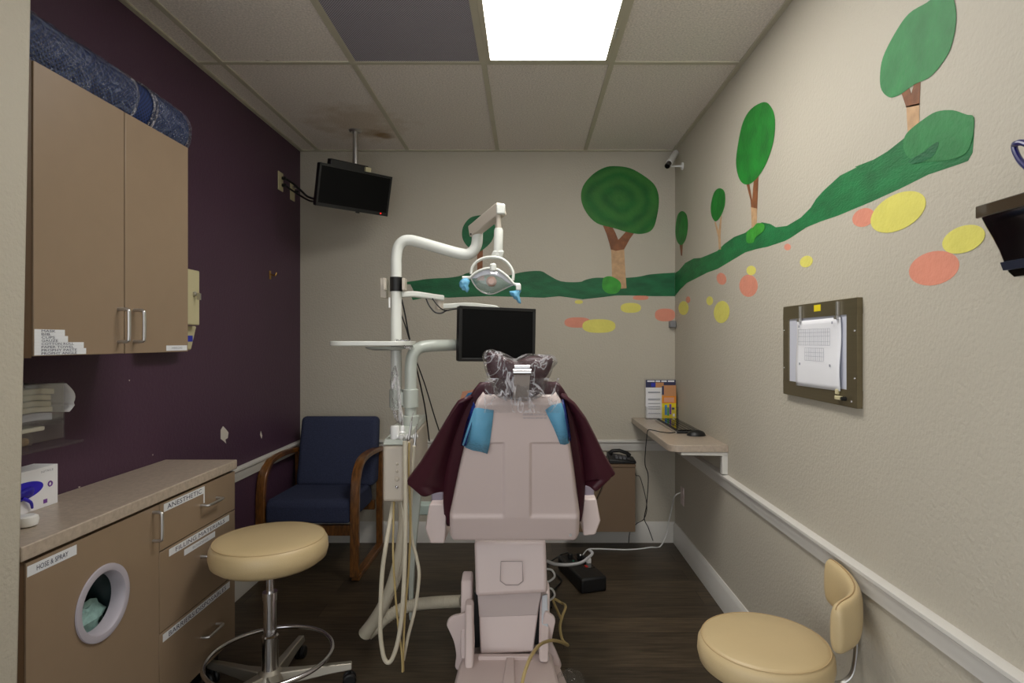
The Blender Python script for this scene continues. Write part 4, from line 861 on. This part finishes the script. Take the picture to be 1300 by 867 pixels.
wing('side_wing', wl_([(599, 500), (590, 516), (583, 531), (575, 556), (568, 585), (565, 605), (563, 618), (563, 623)], .045),
     wl_([(590, 504.5), (581.7, 508), (574, 519), (563, 537.5), (549, 561), (533.5, 586), (515, 610.6), (533.5, 627)], -.02))
wing('side_wing', wl_([(719, 499), (727, 516), (732, 531), (738, 556), (742, 580), (744, 600), (745, 612), (745, 616)], .045),
     wl_([(713, 499), (720, 503), (730, 511), (744, 530), (755, 551), (767, 576), (781.7, 600.7), (757.7, 620)], -.02))
# headrest, its chrome bracket and the plastic cover
HP = 2.06
hl = [(618, 451), (624, 446), (634, 449), (645, 455), (655, 458.5), (664, 455), (675, 452), (688, 452.5), (698, 452), (702, 457), (700, 466), (696, 475), (690, 483), (688, 492), (684, 500), (672, 505), (648, 505), (634, 500), (630, 490), (622, 478), (618, 466)]
hd = [P(x_, y_, HP) for x_, y_ in hl]; hd = catmull(hd, 3, True)
h_ = build('headrest', MB().pillow(hd, -Y3, .05, .035, p=.4), M['maroon'], o)
wl2 = [(613, 449), (623, 443), (634, 446), (645, 451), (655, 455), (664, 450), (675, 449), (688, 450.5), (699, 450), (708, 459), (702, 468), (699, 477), (694, 485), (692, 494), (688, 503), (672, 508), (648, 508), (631, 503), (626, 492), (619, 480), (615, 467)]
hw = [P(x_, y_, HP) for x_, y_ in wl2]
hw = catmull(hw, 5, True)
mbw = MB().pillow(hw, -Y3, .062, .047, rings=16, p=.42)
random.seed(5)
from mathutils import noise
for i, v_ in enumerate(mbw.V):
    q_ = noise.noise(v_ * 38) * .007 + noise.noise(v_ * 90) * .0035; mbw.V[i] = v_ + Vector((q_ * .3, q_, q_ * .3))
build('plastic_cover', mbw, M['wrap'], h_, angle=180)
def skirt(a, b):
    px = 616 + (94 * a) + 3 * (a - .5) * b; py = 480 + 44 * b
    q_ = noise.noise(Vector((a * 9, b * 3, 1))) * .014 + noise.noise(Vector((a * 26, b * 5, 3))) * .006
    yy = HP - .045 - .01 * b; yy2 = shellY(py) - .012 if py > 503 else yy
    return P(px, py, min(yy + .03 * b, yy2)) + Vector((q_ * .3, -abs(q_), 0))
build('cover_skirt', MB().grid(skirt, 70, 30), M['wrap'], h_, angle=180)
build('headrest_bracket', MB().hexa([P(651, 506, 2.03), P(671, 506, 2.03), P(671, 506, 2.045), P(651, 506, 2.045), P(653, 476, 1.995), P(673, 476, 1.995), P(673, 476, 2.01), P(653, 476, 2.01)]), mat('bracket_metal', (176, 166, 160), .4, metal=.35), o, bevel=.002)
build('bracket_knuckle', MB().tube([P(651.5, 472.5, 1.995), P(674.5, 472.5, 1.995)], .0125, 20).tube([P(653, 466, 2.0), P(673, 466, 2.0)], .008, 14), M['chrome'], o, bevel=.001)
# seat and leg rest, mostly hidden behind the back
build('seat_cushion', MB().prism(rounded([(-.29, 2.52, .53), (.18, 2.52, .53), (.17, 3.02, .53), (-.28, 3.02, .53)], .05, 2), (0, 0, .07)), M['maroon'], o, bevel=.02, seg=3)
build('legrest_cushion', MB().hexa([(-.25, 3.03, .44), (.14, 3.03, .44), (.10, 3.52, .30), (-.21, 3.52, .30), (-.25, 3.03, .51), (.14, 3.03, .51), (.10, 3.52, .36), (-.21, 3.52, .36)]), M['maroon'], o, bevel=.02, seg=3)
build('seat_frame', MB().box(-.24, .13, 2.78, 3.04, .46, .53), M['pinkwhite'], o, bevel=.01)
# armrests
def arm(xs, nm):
    a = [P(*p) for p in xs]; ext = Vector((0, .34, .0)); pr = MB().prism(a, ext)
    return build(nm, pr, M['pinkwhite'], o, bevel=.006, seg=3)
al = arm([(545, 640, 2.36), (563, 640, 2.36), (566, 650, 2.36), (566, 672, 2.36), (564, 690, 2.36), (546, 690, 2.36), (539.5, 671, 2.36)], 'armrest')
build('arm_pad', MB().prism([P(547, 640, 2.42), P(562, 640, 2.42), P(562, 624, 2.42), P(547, 624, 2.42)], (0, .28, 0)), M['mauvepad'], al, bevel=.008, seg=3, label='mauve grey pad')
ar = arm([(741, 634, 2.36), (757, 633, 2.36), (762.5, 661, 2.36), (756, 679, 2.36), (741, 680.5, 2.36), (739, 660, 2.36)], 'armrest')
build('arm_pad', MB().prism([P(742, 634, 2.42), P(755, 634, 2.42), P(754, 616, 2.42), P(742, 616, 2.42)], (0, .28, 0)), M['mauvepad'], ar, bevel=.008, seg=3, label='mauve grey pad')
build('arm_bracket', MB().box(-.335, .215, 2.52, 2.59, .53, .56), M['putty'], o, bevel=.003)
# pedestal, lift and base
build('lift_housing', MB().hexa([P(604, 757, 2.40), P(695, 752, 2.40), P(693, 742, 2.75), P(606, 742, 2.75), P(602, 688, 2.44), P(693, 688, 2.44), P(690, 668, 2.75), P(606, 668, 2.75)]), M['pinkwhite'], o, bevel=.014, seg=3)
pn = MB().tube([P(*p, 2.40) + Vector((0, .003, 0)) for p in [(636, 713), (663, 713), (664, 738), (658, 743), (642, 743), (635, 738)]], .0018, 6, 0, closed=True)
build('panel_outline', pn, mat('joint_shadow_grey', (172, 158, 158), .6), o)
build('column_cover', MB().hexa([P(610, 831, 2.42), P(677, 828, 2.42), P(672, 806, 2.66), P(613, 806, 2.66), P(607, 752, 2.49), P(687, 750, 2.49), P(682, 742, 2.66), P(610, 742, 2.66)]), M['pinkwhite'], o, bevel=.006)
build('upper_cover', MB().hexa([P(608, 784, 2.46), P(682, 781, 2.46), P(680, 780, 2.5), P(609, 780, 2.5), P(606, 750, 2.47), P(688, 749, 2.47), P(688, 747, 2.5), P(607, 747, 2.5)]), mat('greyed_plastic', (198, 184, 182), .42), o, bevel=.003)
def railbar(pts, w, m, nm, bev=.006):
    a = pts; return build(nm, MB().hexa(a), M[m], o, bevel=bev, seg=3)
def linkbar(pxb, pyb, Yb, pxt, pyt, Yt, wpx, nm, dz=.05):
    b0, b1 = P(pxb, pyb, Yb), P(pxb + wpx, pyb, Yb); t0, t1 = P(pxt, pyt, Yt), P(pxt + wpx * .95, pyt, Yt); bk = Vector((0, dz, dz * .3))
    return railbar([b0, b1, b1 + bk, b0 + bk, t0, t1, t1 + bk, t0 + bk], 0, 'pinkwhite', nm, .009)
linkbar(584, 838, 2.36, 585, 738, 2.52, 15, 'lift_arm', .07); linkbar(589.5, 850, 2.30, 590, 768, 2.43, 11.5, 'arm_cover', .04)
linkbar(684, 842, 2.33, 686, 752, 2.50, 13, 'lift_arm', .07)
build('side_cover', MB().hexa([P(686, 840, 2.36), P(697, 838, 2.36), P(696, 830, 2.46), P(690, 830, 2.46), P(688, 756, 2.47), P(695, 754, 2.47), P(695, 752, 2.55), P(690, 752, 2.55)]), mat('bluish_cover', (196, 200, 206), .4), o, bevel=.004)
build('inner_frame', MB().hexa([P(602, 822, 2.50), P(684, 818, 2.50), P(684, 812, 2.6), P(602, 812, 2.6), P(602, 752, 2.53), P(688, 752, 2.53), P(686, 748, 2.64), P(603, 748, 2.64)]), M['black'], o)
def ear(pts, Y, nm='side_flange'):
    return build(nm, MB().prism([v_ for v_ in catmull([P(a_, b_, Y) for a_, b_ in pts], 4, True)], (0, .02, 0)), M['pinkwhite'], o, bevel=.004)
ear([(600, 783), (582, 781), (571, 785), (567, 793), (570, 801), (576, 815), (579, 832), (579, 850), (600, 850)], 2.42)
ear([(690, 783), (700, 781), (705, 788), (703, 800), (701, 815), (707, 830), (712, 848), (690, 848)], 2.42)
bs = [(-.295, 1.95), (.19, 1.95), (.155, 2.30), (.125, 2.46), (-.02, 2.9), (-.18, 2.9), (-.285, 2.46)]
build('base_plate', MB().prism([(x_, y_, .0) for x_, y_ in bs], (0, 0, .03)), M['pinkwhite'], o, bevel=.01, seg=3)
bs2 = [(-.275, 1.98), (.14, 1.98), (.105, 2.34), (.10, 2.42), (-.26, 2.42), (-.272, 2.34)]
build('base_cover', MB().prism([(x_, y_, .03) for x_, y_ in bs2], (0, 0, .055)), M['pinkwhite'], o, bevel=.012, seg=3)
build('cover_rib', MB().prism([(-.105, 1.98, .085), (-.04, 1.98, .085), (-.055, 2.38, .085), (-.085, 2.38, .085)], (0, 0, .012)).box(-.20, .02, 2.36, 2.385, .083, .10), M['pinkwhite'], o, bevel=.004)
fp = thing('clear_pedal_cover', 'clear plastic cover lying on the floor corner of the chair base', 'plastic cover', (.13, 2.3, .03))
def dome(a, b):
    th, ph = 2 * PI * a, PI / 2 * b; return Vector((.165 + .06 * math.cos(th) * math.sin(ph), 2.28 + .06 * math.sin(th) * math.sin(ph), .037 + .05 * math.cos(ph) + .003 * math.sin(5 * th)))
build('film', MB().grid(dome, 32, 10), M['acrylic'], fp)

# ------------------------------------------------------------------ delivery unit beside the chair
o = thing('delivery_unit', 'putty-coloured dental unit box with knobs left of the dental chair', 'dental unit', (-.53, 2.6, 0))
fl, fr_ = -.565, -.483
zt0, zt1, zb_ = .955, .975, .735
bod = [(-.567, 2.30), (fr_, 2.30), (-.484, 2.86), (-.60, 2.86), (-.60, 2.55), (-.567, 2.42)]
bd = MB(); k = len(bod)
bd.add([Vector((x_, y_, .735 + (.02 if y_ > 2.8 else 0))) for x_, y_ in bod] + [Vector((x_, y_, .955 + .03 * (y_ - 2.30) / .56)) for x_, y_ in bod], [tuple(range(k)), tuple(range(k, 2 * k))] + [(i, (i + 1) % k, k + (i + 1) % k, k + i) for i in range(k)])
cs = build('case', bd, M['putty'], o, bevel=.012, seg=3)
build('top_cover', MB().add([Vector((x_, y_, .958 + .03 * (y_ - 2.30) / .56)) for x_, y_ in bod] + [Vector((-.53 + (x_ + .53) * .86, 2.58 + (y_ - 2.58) * .95, .98 + .03 * (y_ - 2.30) / .56)) for x_, y_ in bod], [tuple(range(k)), tuple(range(k, 2 * k))] + [(i, (i + 1) % k, k + (i + 1) % k, k + i) for i in range(k)]), M['greyenamel'], o, bevel=.004)
for py_, r_, m_ in ((589, .0045, 'putty'), (598, .0045, 'putty'), (608, .0085, 'putty'), (618, .006, 'chrome')):
    c_ = P(504, py_, 2.30); build('knob', MB().lathe([(r_ * 1.1, 0), (r_, -.006), (r_ * .5, -.009)], c_, 'Y', 16), M[m_], o)
build('canister', MB().lathe([(.017, 0), (.0175, .062), (.015, .067), (.001, .068)], P(501.3, 562, 2.33), 'Z', 28), M['whiteplastic'], o, label='white capped cylinder')
for px_ in (510, 518, 527): build('holder', MB().lathe([(.001, -.014), (.009, -.011), (.0125, 0), (.009, .011), (.001, .014)], P(px_, 554.5, 2.29), 'Y', 20), M['whiteplastic'], o)
build('holder_bar', MB().tube([P(504, 555, 2.315), P(529, 555, 2.315)], .006, 10).tube([P(516, 555, 2.315), P(514, 566, 2.36)], .006, 8), M['whiteplastic'], o)
post = MB().tube([P(521.5, 545, 2.60), P(521.5, 527, 2.60)], .037, 28)
build('post_collar', post, M['greyenamel'], o, bevel=.004)
build('post', MB().tube([P(521.5, 530, 2.60), P(521.5, 475, 2.60), P(521.8, 462, 2.60), P(524.5, 450, 2.60), P(532, 442, 2.61), P(543, 439.3, 2.63), P(556, 438.7, 2.66), P(580, 438, 2.76), P(612, 437.5, 2.88)], [.0285] * 100 if False else .0265, 20, 6), M['greyenamel'], o)
build('clamp_sleeve', MB().tube([P(521.5, 517, 2.60), P(521.5, 494, 2.60)], .0335, 28).tube([P(503, 517, 2.63), P(503, 494, 2.63)], .030, 28), M['greyenamel'], o, bevel=.002)
build('clamp_link', MB().obox(P(512, 506, 2.615), X3, Z3, Y3, .05, .06, .03), M['greyenamel'], o, bevel=.003)
build('support_arm', MB().obox(P(536, 645, 2.86) + Vector((.11, 0, 0)), X3, Z3, Y3, .36, .05, .07), M['mint'], o, bevel=.006, label='pale mint support arm')
build('rear_column', MB().prism(catmull([P(a_, b_, 2.72) for a_, b_ in [(522, 600), (536, 600), (532, 650), (528, 690), (525, 740), (523, 780), (519, 780), (519, 690)]], 4, True), (0, .03, 0)), M['greyenamel'], o, bevel=.004)
# handpieces
def hand(label, px0, py0, px1, py1, Y, r, mname, tip, bag=False):
    t_ = thing('dental_handpiece', label, 'handpiece', P(px1, py1, Y))
    a, b = P(px1, py1, Y), P(px0, py0, Y)
    build('handle', MB().tube([a, a.lerp(b, .12), a.lerp(b, .3), a.lerp(b, .8), b], [r * .7, r * 1.25, r * .8, r * .75, r * .45], 14), M[mname], t_)
    build('tip', MB().tube([b, b + (b - a).normalized() * .018, b + (b - a).normalized() * .034 + Vector((tip, 0, 0))], [r * .4, r * .3, r * .2], 10), M['chrome'], t_)
    if bag:
        bb = [P(*p, Y - .012) for p in [(497, 470), (503, 464), (505, 478), (508, 490), (509, 520), (510, 538), (502, 535), (498, 520), (496, 490)]]
        m_ = MB().pillow(catmull(bb, 4, True), -Y3, .012, .012, p=.5)
        for i, v_ in enumerate(m_.V): q_ = noise.noise(v_ * 60) * .006; m_.V[i] = v_ + Vector((q_, q_, 0))
        build('plastic_sleeve', m_, M['wrap'], t_, angle=180)
hand('white air syringe in a clear plastic sleeve, leftmost of the hanging handpieces', 504.5, 478, 509.5, 538, 2.29, .0085, 'whiteplastic', -.003, True)
hand('stubby white handpiece hanging second from the left on the unit', 511, 540, 510.5, 550, 2.27, .011, 'whiteplastic', 0)
hand('grey metal handpiece hanging third from the left on the unit', 522.5, 534, 518.5, 560, 2.27, .0062, 'steel', .004)
hand('grey handpiece hanging nearest the maroon chair wing', 528, 549, 526, 568, 2.27, .0066, 'steel', .002)
H = 2.25
def hose(name, label, pts, r, m, sm_=8):
    return tag(build(name, MB().tube([P(*p) for p in pts], r, 12, sm_), m if not isinstance(m, str) else M[m]), label, 'hose')
hose('handpiece_hose', 'thick cream hose hanging in the longest U-shaped loop under the dental unit', [(514, 560, H), (514.5, 600, H), (515, 650, H), (514, 710, H), (511, 770, H), (506, 810, H), (499, 834, H), (493, 841, H), (487, 833, H), (483, 805, H), (483, 770, H), (485.5, 725, H), (490, 692, H), (495, 662, H + .04), (499, 640, H + .10), (500, 632, H + .13)], .0085, 'hose')
hose('yellowed_hose', 'thin yellowed hose hanging left of centre under the dental unit', [(500, 634, H + .09), (499.5, 660, H + .05), (499, 700, H + .02), (501, 740, H + .02), (505, 790, H + .02), (510, 830, H + .02), (511, 853, H + .02)], .004, 'hosey')
hose('yellowed_hose', 'thin yellowed hose running down from the middle holder beside the cream one', [(519.5, 562, H + .01), (519, 600, H + .02), (521, 660, H + .03), (519, 720, H + .03), (514, 780, H + .03), (512, 830, H + .03), (512, 852, H + .03)], .0042, 'hosey')
hose('handpiece_hose', 'grey-cream hose bowing out to the right under the dental unit', [(526, 566, H + .01), (524, 600, H + .03), (521, 650, H + .05), (523, 685, H + .05), (529, 708, H + .05), (532, 732, H + .05), (527, 772, H + .05), (518, 808, H + .05), (512, 838, H + .05)], .0068, 'hose')
hose('suction_hose', 'thin grey-cream hose hanging straight behind the looped hoses', [(509, 636, H + .12), (513, 665, H + .10), (512, 700, H + .09), (507, 735, H + .12), (498, 756, H + .24), (489, 768, H + .32)], .006, M['hose'])
tag(build('vacuum_hose', MB().tube([P(510, 632, 2.46), P(512, 660, 2.46), P(508, 700, 2.47), P(499, 738, 2.50), P(487, 768, 2.53), P(476, 787, 2.57), P(466, 801, 2.59), P(464, 804, 2.595)], [.019, .031], 22, 6), M['hose']), 'fat smooth cream vacuum hose slanting down to the floor left of the dental chair', 'hose')
# corrugated hose to the chair base
cp = catmull([P(467, 806, 2.64), P(478, 797, 2.66), P(490, 785, 2.68), P(505, 775, 2.70), P(525, 768, 2.70), P(550, 765, 2.66), P(588, 763, 2.58)], 14)
rs, acc = [cp[0]], 0.0                            # resample evenly, then raise a rib every 12 mm
for a_, b_ in zip(cp, cp[1:]):
    L0 = (b_ - a_).length; t_ = .003 - acc
    while t_ <= L0: rs.append(a_.lerp(b_, t_ / L0)); t_ += .003
    acc = L0 - (t_ - .003)
cp = rs; rr = [.0245 + (.0024 * (1 if (k_ // 2) % 2 else 0) if k_ * .003 > .10 else 0) for k_ in range(len(cp))]
tag(build('corrugated_hose', MB().tube(cp, rr, 20), M['hose'], angle=60), 'ribbed cream hose running across the floor into the chair base', 'hose')

# ------------------------------------------------------------------ tray
o = thing('instrument_tray', 'flat white rounded instrument tray on the white upright pole', 'tray', P(473, 437, 2.5))
zt_ = P(0, 436, 2.5).z
tx0, tx1 = P(427.5, 0, 2.5).x, P(519, 0, 2.5).x
tp = []
for (cx_, cy_, a0) in ((tx1 - .05, 2.42, -PI / 2), (tx1 - .05, 2.66, 0), (tx0 + .05, 2.66, PI / 2), (tx0 + .05, 2.42, PI)):
    for k in range(7): a_ = a0 + PI / 2 * k / 6; tp.append((cx_ + .05 * math.cos(a_), cy_ + .05 * math.sin(a_), zt_ - .010))
build('tray_body', MB().prism(tp, (0, 0, .020)), M['enamel'], o, bevel=.004, seg=3)
build('tray_holder', MB().lathe([(.055, -.018), (.085, -.010), (.09, -.002)], (P(488, 0, 2.5).x, 2.54, zt_ - .012), 'Z', 32), M['greyenamel'], o)
wp = MB().grid(lambda a, b: Vector((tx1 - .04 + .045 * a + .004 * math.sin(20 * b), 2.40 + .25 * b, zt_ + .013 - .035 * a * a + .005 * math.sin(31 * b + 7 * a))), 12, 40)
build('plastic_film', wp, M['wrap'], o, solid=.0005)

# ------------------------------------------------------------------ dental lamp
o = thing('dental_lamp', 'white dental operating lamp on a bent pole above the chair', 'dental lamp', P(503, 517, 2.63))
YP = 2.63
build('pole', MB().tube([P(503, 520, YP), P(503, 440, YP), P(503, 345, YP), P(503, 328, YP), P(505.5, 314, YP), P(512, 306.5, YP), P(521, 305, YP), P(534, 308, YP - .005), P(560, 315.5, YP - .02), P(582, 321.5, YP - .03), P(594, 322.5, YP - .03), P(602, 317, YP - .03), P(605.5, 308, YP - .03), P(606, 296, YP - .03)], .0245, 22, 6), M['enamel'], o)
# spring arm: a box section from the elbow to the cap
sa, sb = P(602.5, 292.5, 2.60), P(634, 267, 2.44)
d_ = (sb - sa).normalized(); up_ = (Z3 - d_ * d_.z).normalized(); sd_ = d_.cross(up_)
cc = (sa + sb) / 2
build('spring_arm', MB().obox(cc, d_, up_, sd_, (sb - sa).length + .035, .052, .042), M['putty'], o, bevel=.004)
build('pivot_bolt', MB().tube([sa - up_ * .02 - sd_ * .024, sa - up_ * .02 + sd_ * .024], .004, 10), M['black'], o)
cb = P(636, 266.5, 2.43)
build('end_cap', MB().box(cb.x - .018, cb.x + .018, 2.405, 2.46, cb.z - .021, cb.z + .021), M['enamel'], o, bevel=.006, seg=3)
build('swivel_pin', MB().tube([P(633, 272, 2.43), P(633, 293, 2.43)], .011, 18), M['putty'], o)
build('stem', MB().tube([P(633, 290, 2.43), P(633, 293, 2.43), P(632.5, 318, 2.43), P(630.5, 326, 2.43)], [.016, .019, .019, .017], 22), M['enamel'], o)
build('yoke_socket', MB().hexa([P(622, 329, 2.42), P(638, 329, 2.42), P(638, 329, 2.45), P(622, 329, 2.45), P(626, 318, 2.41), P(640, 318, 2.41), P(640, 318, 2.46), P(626, 318, 2.46)]), M['enamel'], o, bevel=.006)
yk = [P(598, 348, 2.42), P(599, 341, 2.42), P(603.5, 334, 2.42), P(611, 329, 2.42), P(621, 326.5, 2.42), P(632, 327, 2.42), P(641, 331, 2.42), P(648, 338.5, 2.42), P(651.5, 347, 2.42), P(651, 356, 2.42)]
build('yoke', MB().tube(yk, .009, 14, 5, flat=.7), M['enamel'], o)
hdn = thing('x', 'x', 'x') if False else None
top = [(597.5, 352), (602, 347.5), (610, 343), (620, 340.5), (630, 341.5), (638, 346), (645, 352), (653, 361)]
bot = [(653, 361), (646, 364), (636, 369), (626, 373), (616, 372.5), (607, 367), (601, 359.5), (597.5, 352)]
Yh = 2.42
rim = MB().tube([P(a_, b_, Yh - .008) for a_, b_ in top], .0068, 12, 6, flat=.8)
rm = build('head_frame', rim, M['enamel'], o)
ol = catmull([P(a_, b_, Yh) for a_, b_ in top[:-1] + bot[:-1]], 3, True)
build('reflector', MB().pillow(ol, -Y3, .002, .03, rings=8, p=.6), film('lamp_glass', (225, 225, 222), .10, bump=.05, gloss=.10, rough=.08), o, angle=80, label='clear glass reflector shade')
build('bulb_housing', MB().lathe([(.021, 0), (.021, -.012), (.012, -.02), (.001, -.021)], P(624, 357.5, Yh + .004), 'Y', 24), M['bulb'], o, label='copper coloured bulb shield')
ush = [(x_, y_ + 1) for x_, y_ in top] + [(645, 359), (637, 353), (629, 349.5), (620, 348.5), (611, 350), (604, 353.5)]
build('upper_shield', MB().prism([P(a_, b_, Yh - .006) for a_, b_ in ush], (0, .012, 0)), mat('bluish_white_reflector', (214, 220, 236), .2), o, bevel=.002)
build('glass_rim', MB().tube([P(a_, b_, Yh - .004) for a_, b_ in bot], .0028, 10, 5), M['steel'], o)
build('top_knob', MB().lathe([(.011, -.016), (.0145, -.012), (.0145, .010), (.010, .016)], P(626, 339.5, Yh - .01), 'Z', 20), M['enamel'], o)
for pts in (((598, 352.5), (587, 352.5)), ((653, 361), (660, 361.5))):
    hn = build('handle', MB().tube([P(*pts[0], Yh), P(*pts[1], Yh)], .0068, 14), M['enamel'], o)
build('handle_cap', MB().box(P(655, 0, Yh).x, P(661.5, 0, Yh).x, Yh - .02, Yh + .01, P(0, 369, Yh).z, P(0, 361, Yh).z), M['enamel'], o, bevel=.004)
def blue(pts, nm='blue_barrier'):
    m_ = MB().pillow(catmull([P(a_, b_, Yh - .008) for a_, b_ in pts], 4, True), -Y3, .012, .014, p=.5)
    for i, v_ in enumerate(m_.V): q_ = noise.noise(v_ * 70) * .006; m_.V[i] = v_ + Vector((q_, q_, q_ * .5))
    build(nm, m_, M['bluefilm'], o, angle=180, label='crumpled blue barrier film')
blue([(586, 355), (592, 353), (596, 357), (595, 364), (594, 371), (590, 369), (584, 366), (583.5, 360)])
blue([(646, 370), (653, 369), (661, 367), (660, 375), (662, 385), (658, 384), (653, 379), (649, 376)])

# ------------------------------------------------------------------ monitor and its arm
my = math.radians(25); u = Vector((math.cos(my), math.sin(my), 0)); n = Vector((math.sin(my), -math.cos(my), 0))
rl = math.radians(1.0); v = Z3 * math.cos(rl) + u * math.sin(rl); u = (u * math.cos(rl) - Z3 * math.sin(rl)).normalized()
c = P(632.5, 424.5, 2.75)
o = thing('computer_monitor', 'black flat computer monitor on a slim white arm behind the dental chair headrest', 'monitor', c - v * .13)
hs = build('housing', MB().obox(c - n * .022, u, v, n, .384, .252, .04), M['black'], o, bevel=.007)
build('screen', MB().obox(c + n * .0005, u, v, n, .356, .222, .004), M['screen'], hs)
build('bezel', MB().obox(c + v * .119, u, v, n, .384, .015, .008).obox(c - v * .119, u, v, n, .384, .015, .008).obox(c - u * .1845, u, v, n, .015, .252, .008).obox(c + u * .1845, u, v, n, .015, .252, .008), M['black'], hs, bevel=.002)
build('mount_block', MB().obox(c - n * .065, u, v, n, .1, .1, .05), M['black'], o, bevel=.004)
build('clamp_band', MB().tube([P(503, 370, 2.63), P(503, 352, 2.63)], .0275, 26), M['black'], o)
build('clamp_plate', MB().obox(P(489.5, 361, 2.62), X3, Z3, Y3, .012, .052, .05).obox(P(513.5, 361, 2.62), X3, Z3, Y3, .013, .052, .05), M['putty'], o, bevel=.002)
build('junction_box', MB().obox(P(488, 366, 2.68), X3, Z3, Y3, .03, .09, .05), M['putty'], o, bevel=.004)
build('tie', MB().obox(P(494.5, 384, 2.60), X3, Z3, Y3, .006, .045, .006), M['whiteplastic'], o)
ua = catmull([P(508, 374, 2.64), P(525, 373.5, 2.68), P(540, 375.5, 2.71), P(550, 377, 2.74), P(562, 378.5, 2.77)], 5)
def flatbar(path, h, w):
    mb = MB(); vs = []
    for i, p in enumerate(path):
        d_ = (path[min(i + 1, len(path) - 1)] - path[max(i - 1, 0)]).normalized(); s_ = d_.cross(Z3).normalized(); up = Z3
        vs += [p + up * h / 2 + s_ * w / 2, p + up * h / 2 - s_ * w / 2, p - up * h / 2 - s_ * w / 2, p - up * h / 2 + s_ * w / 2]
    n_ = len(path)
    return mb.add(vs, [(i * 4 + k, i * 4 + (k + 1) % 4, i * 4 + 4 + (k + 1) % 4, i * 4 + 4 + k) for i in range(n_ - 1) for k in range(4)] + [(0, 1, 2, 3), (n_ * 4 - 4, n_ * 4 - 3, n_ * 4 - 2, n_ * 4 - 1)])
build('upper_link', flatbar(ua, .026, .04), M['enamel'], o, bevel=.006, seg=3)
lb = catmull([P(557, 389, 2.77), P(572, 388.5, 2.80), P(590, 387.5, 2.83), P(612, 389, 2.88), P(635, 395, 2.90), c - n * .085], 5)
build('lower_link', flatbar(lb, .024, .035), M['enamel'], o, bevel=.006, seg=3)
build('joint', MB().tube([P(558, 375, 2.77), P(558, 393, 2.77)], .02, 20), M['putty'], o, bevel=.002)
K = lambda *p: P(*p)
tag(build('monitor_cable', MB().tube([K(541, 379, 2.70), K(545, 388, 2.69), K(552, 396, 2.69), K(560, 397.5, 2.70), K(568, 394, 2.72), K(583, 392, 2.76), K(600, 396, 2.81)], .0035, 8, 6).tube([K(549, 379, 2.70), K(555, 387, 2.69), K(562, 393, 2.70), K(570, 394, 2.72)], .003, 8, 6), M['black']), 'black cable looping under the monitor arm', 'cable')
tag(build('power_cable', MB().tube([K(510, 380, 2.66), K(514, 398, 2.67), K(517, 415, 2.68), K(520, 430, 2.69), K(527, 460, 2.71), K(534, 490, 2.74), K(540, 520, 2.77), K(545, 560, 2.8)], .0035, 8, 6).tube([K(509, 398, 2.68), K(515, 415, 2.69), K(521, 435, 2.70), K(530, 462, 2.73), K(540, 490, 2.76), K(552, 530, 2.8), K(562, 560, 2.85)], .003, 8, 6), M['black']), 'pair of black cables running down behind the unit posts', 'cable')

# ------------------------------------------------------------------ camera, world, view
cam = bpy.data.cameras.new('camera'); co = bpy.data.objects.new('camera', cam); C.objects.link(co)
co.location = (0, 0, CH); co.rotation_euler = (PI / 2, 0, 0)
cam.sensor_fit = 'HORIZONTAL'; cam.sensor_width = 36; cam.lens = 36 * F / 1300; cam.clip_start = .05
cam.shift_x = -(CX - 650) / 1300; cam.shift_y = (CY - 433.5) / 1300
bpy.context.scene.camera = co
w = bpy.data.worlds.new('world'); bpy.context.scene.world = w; w.use_nodes = True
w.node_tree.nodes['Background'].inputs['Color'].default_value = (.97, .99, 1.0, 1); w.node_tree.nodes['Background'].inputs['Strength'].default_value = 1.45
vs_ = bpy.context.scene.view_settings
vs_.view_transform = 'Standard'; vs_.look = 'None'; vs_.gamma = 1; vs_.exposure = .2; vs_.use_curve_mapping = False
bpy.context.scene.cycles.max_bounces = 10; bpy.context.scene.cycles.transparent_max_bounces = 16
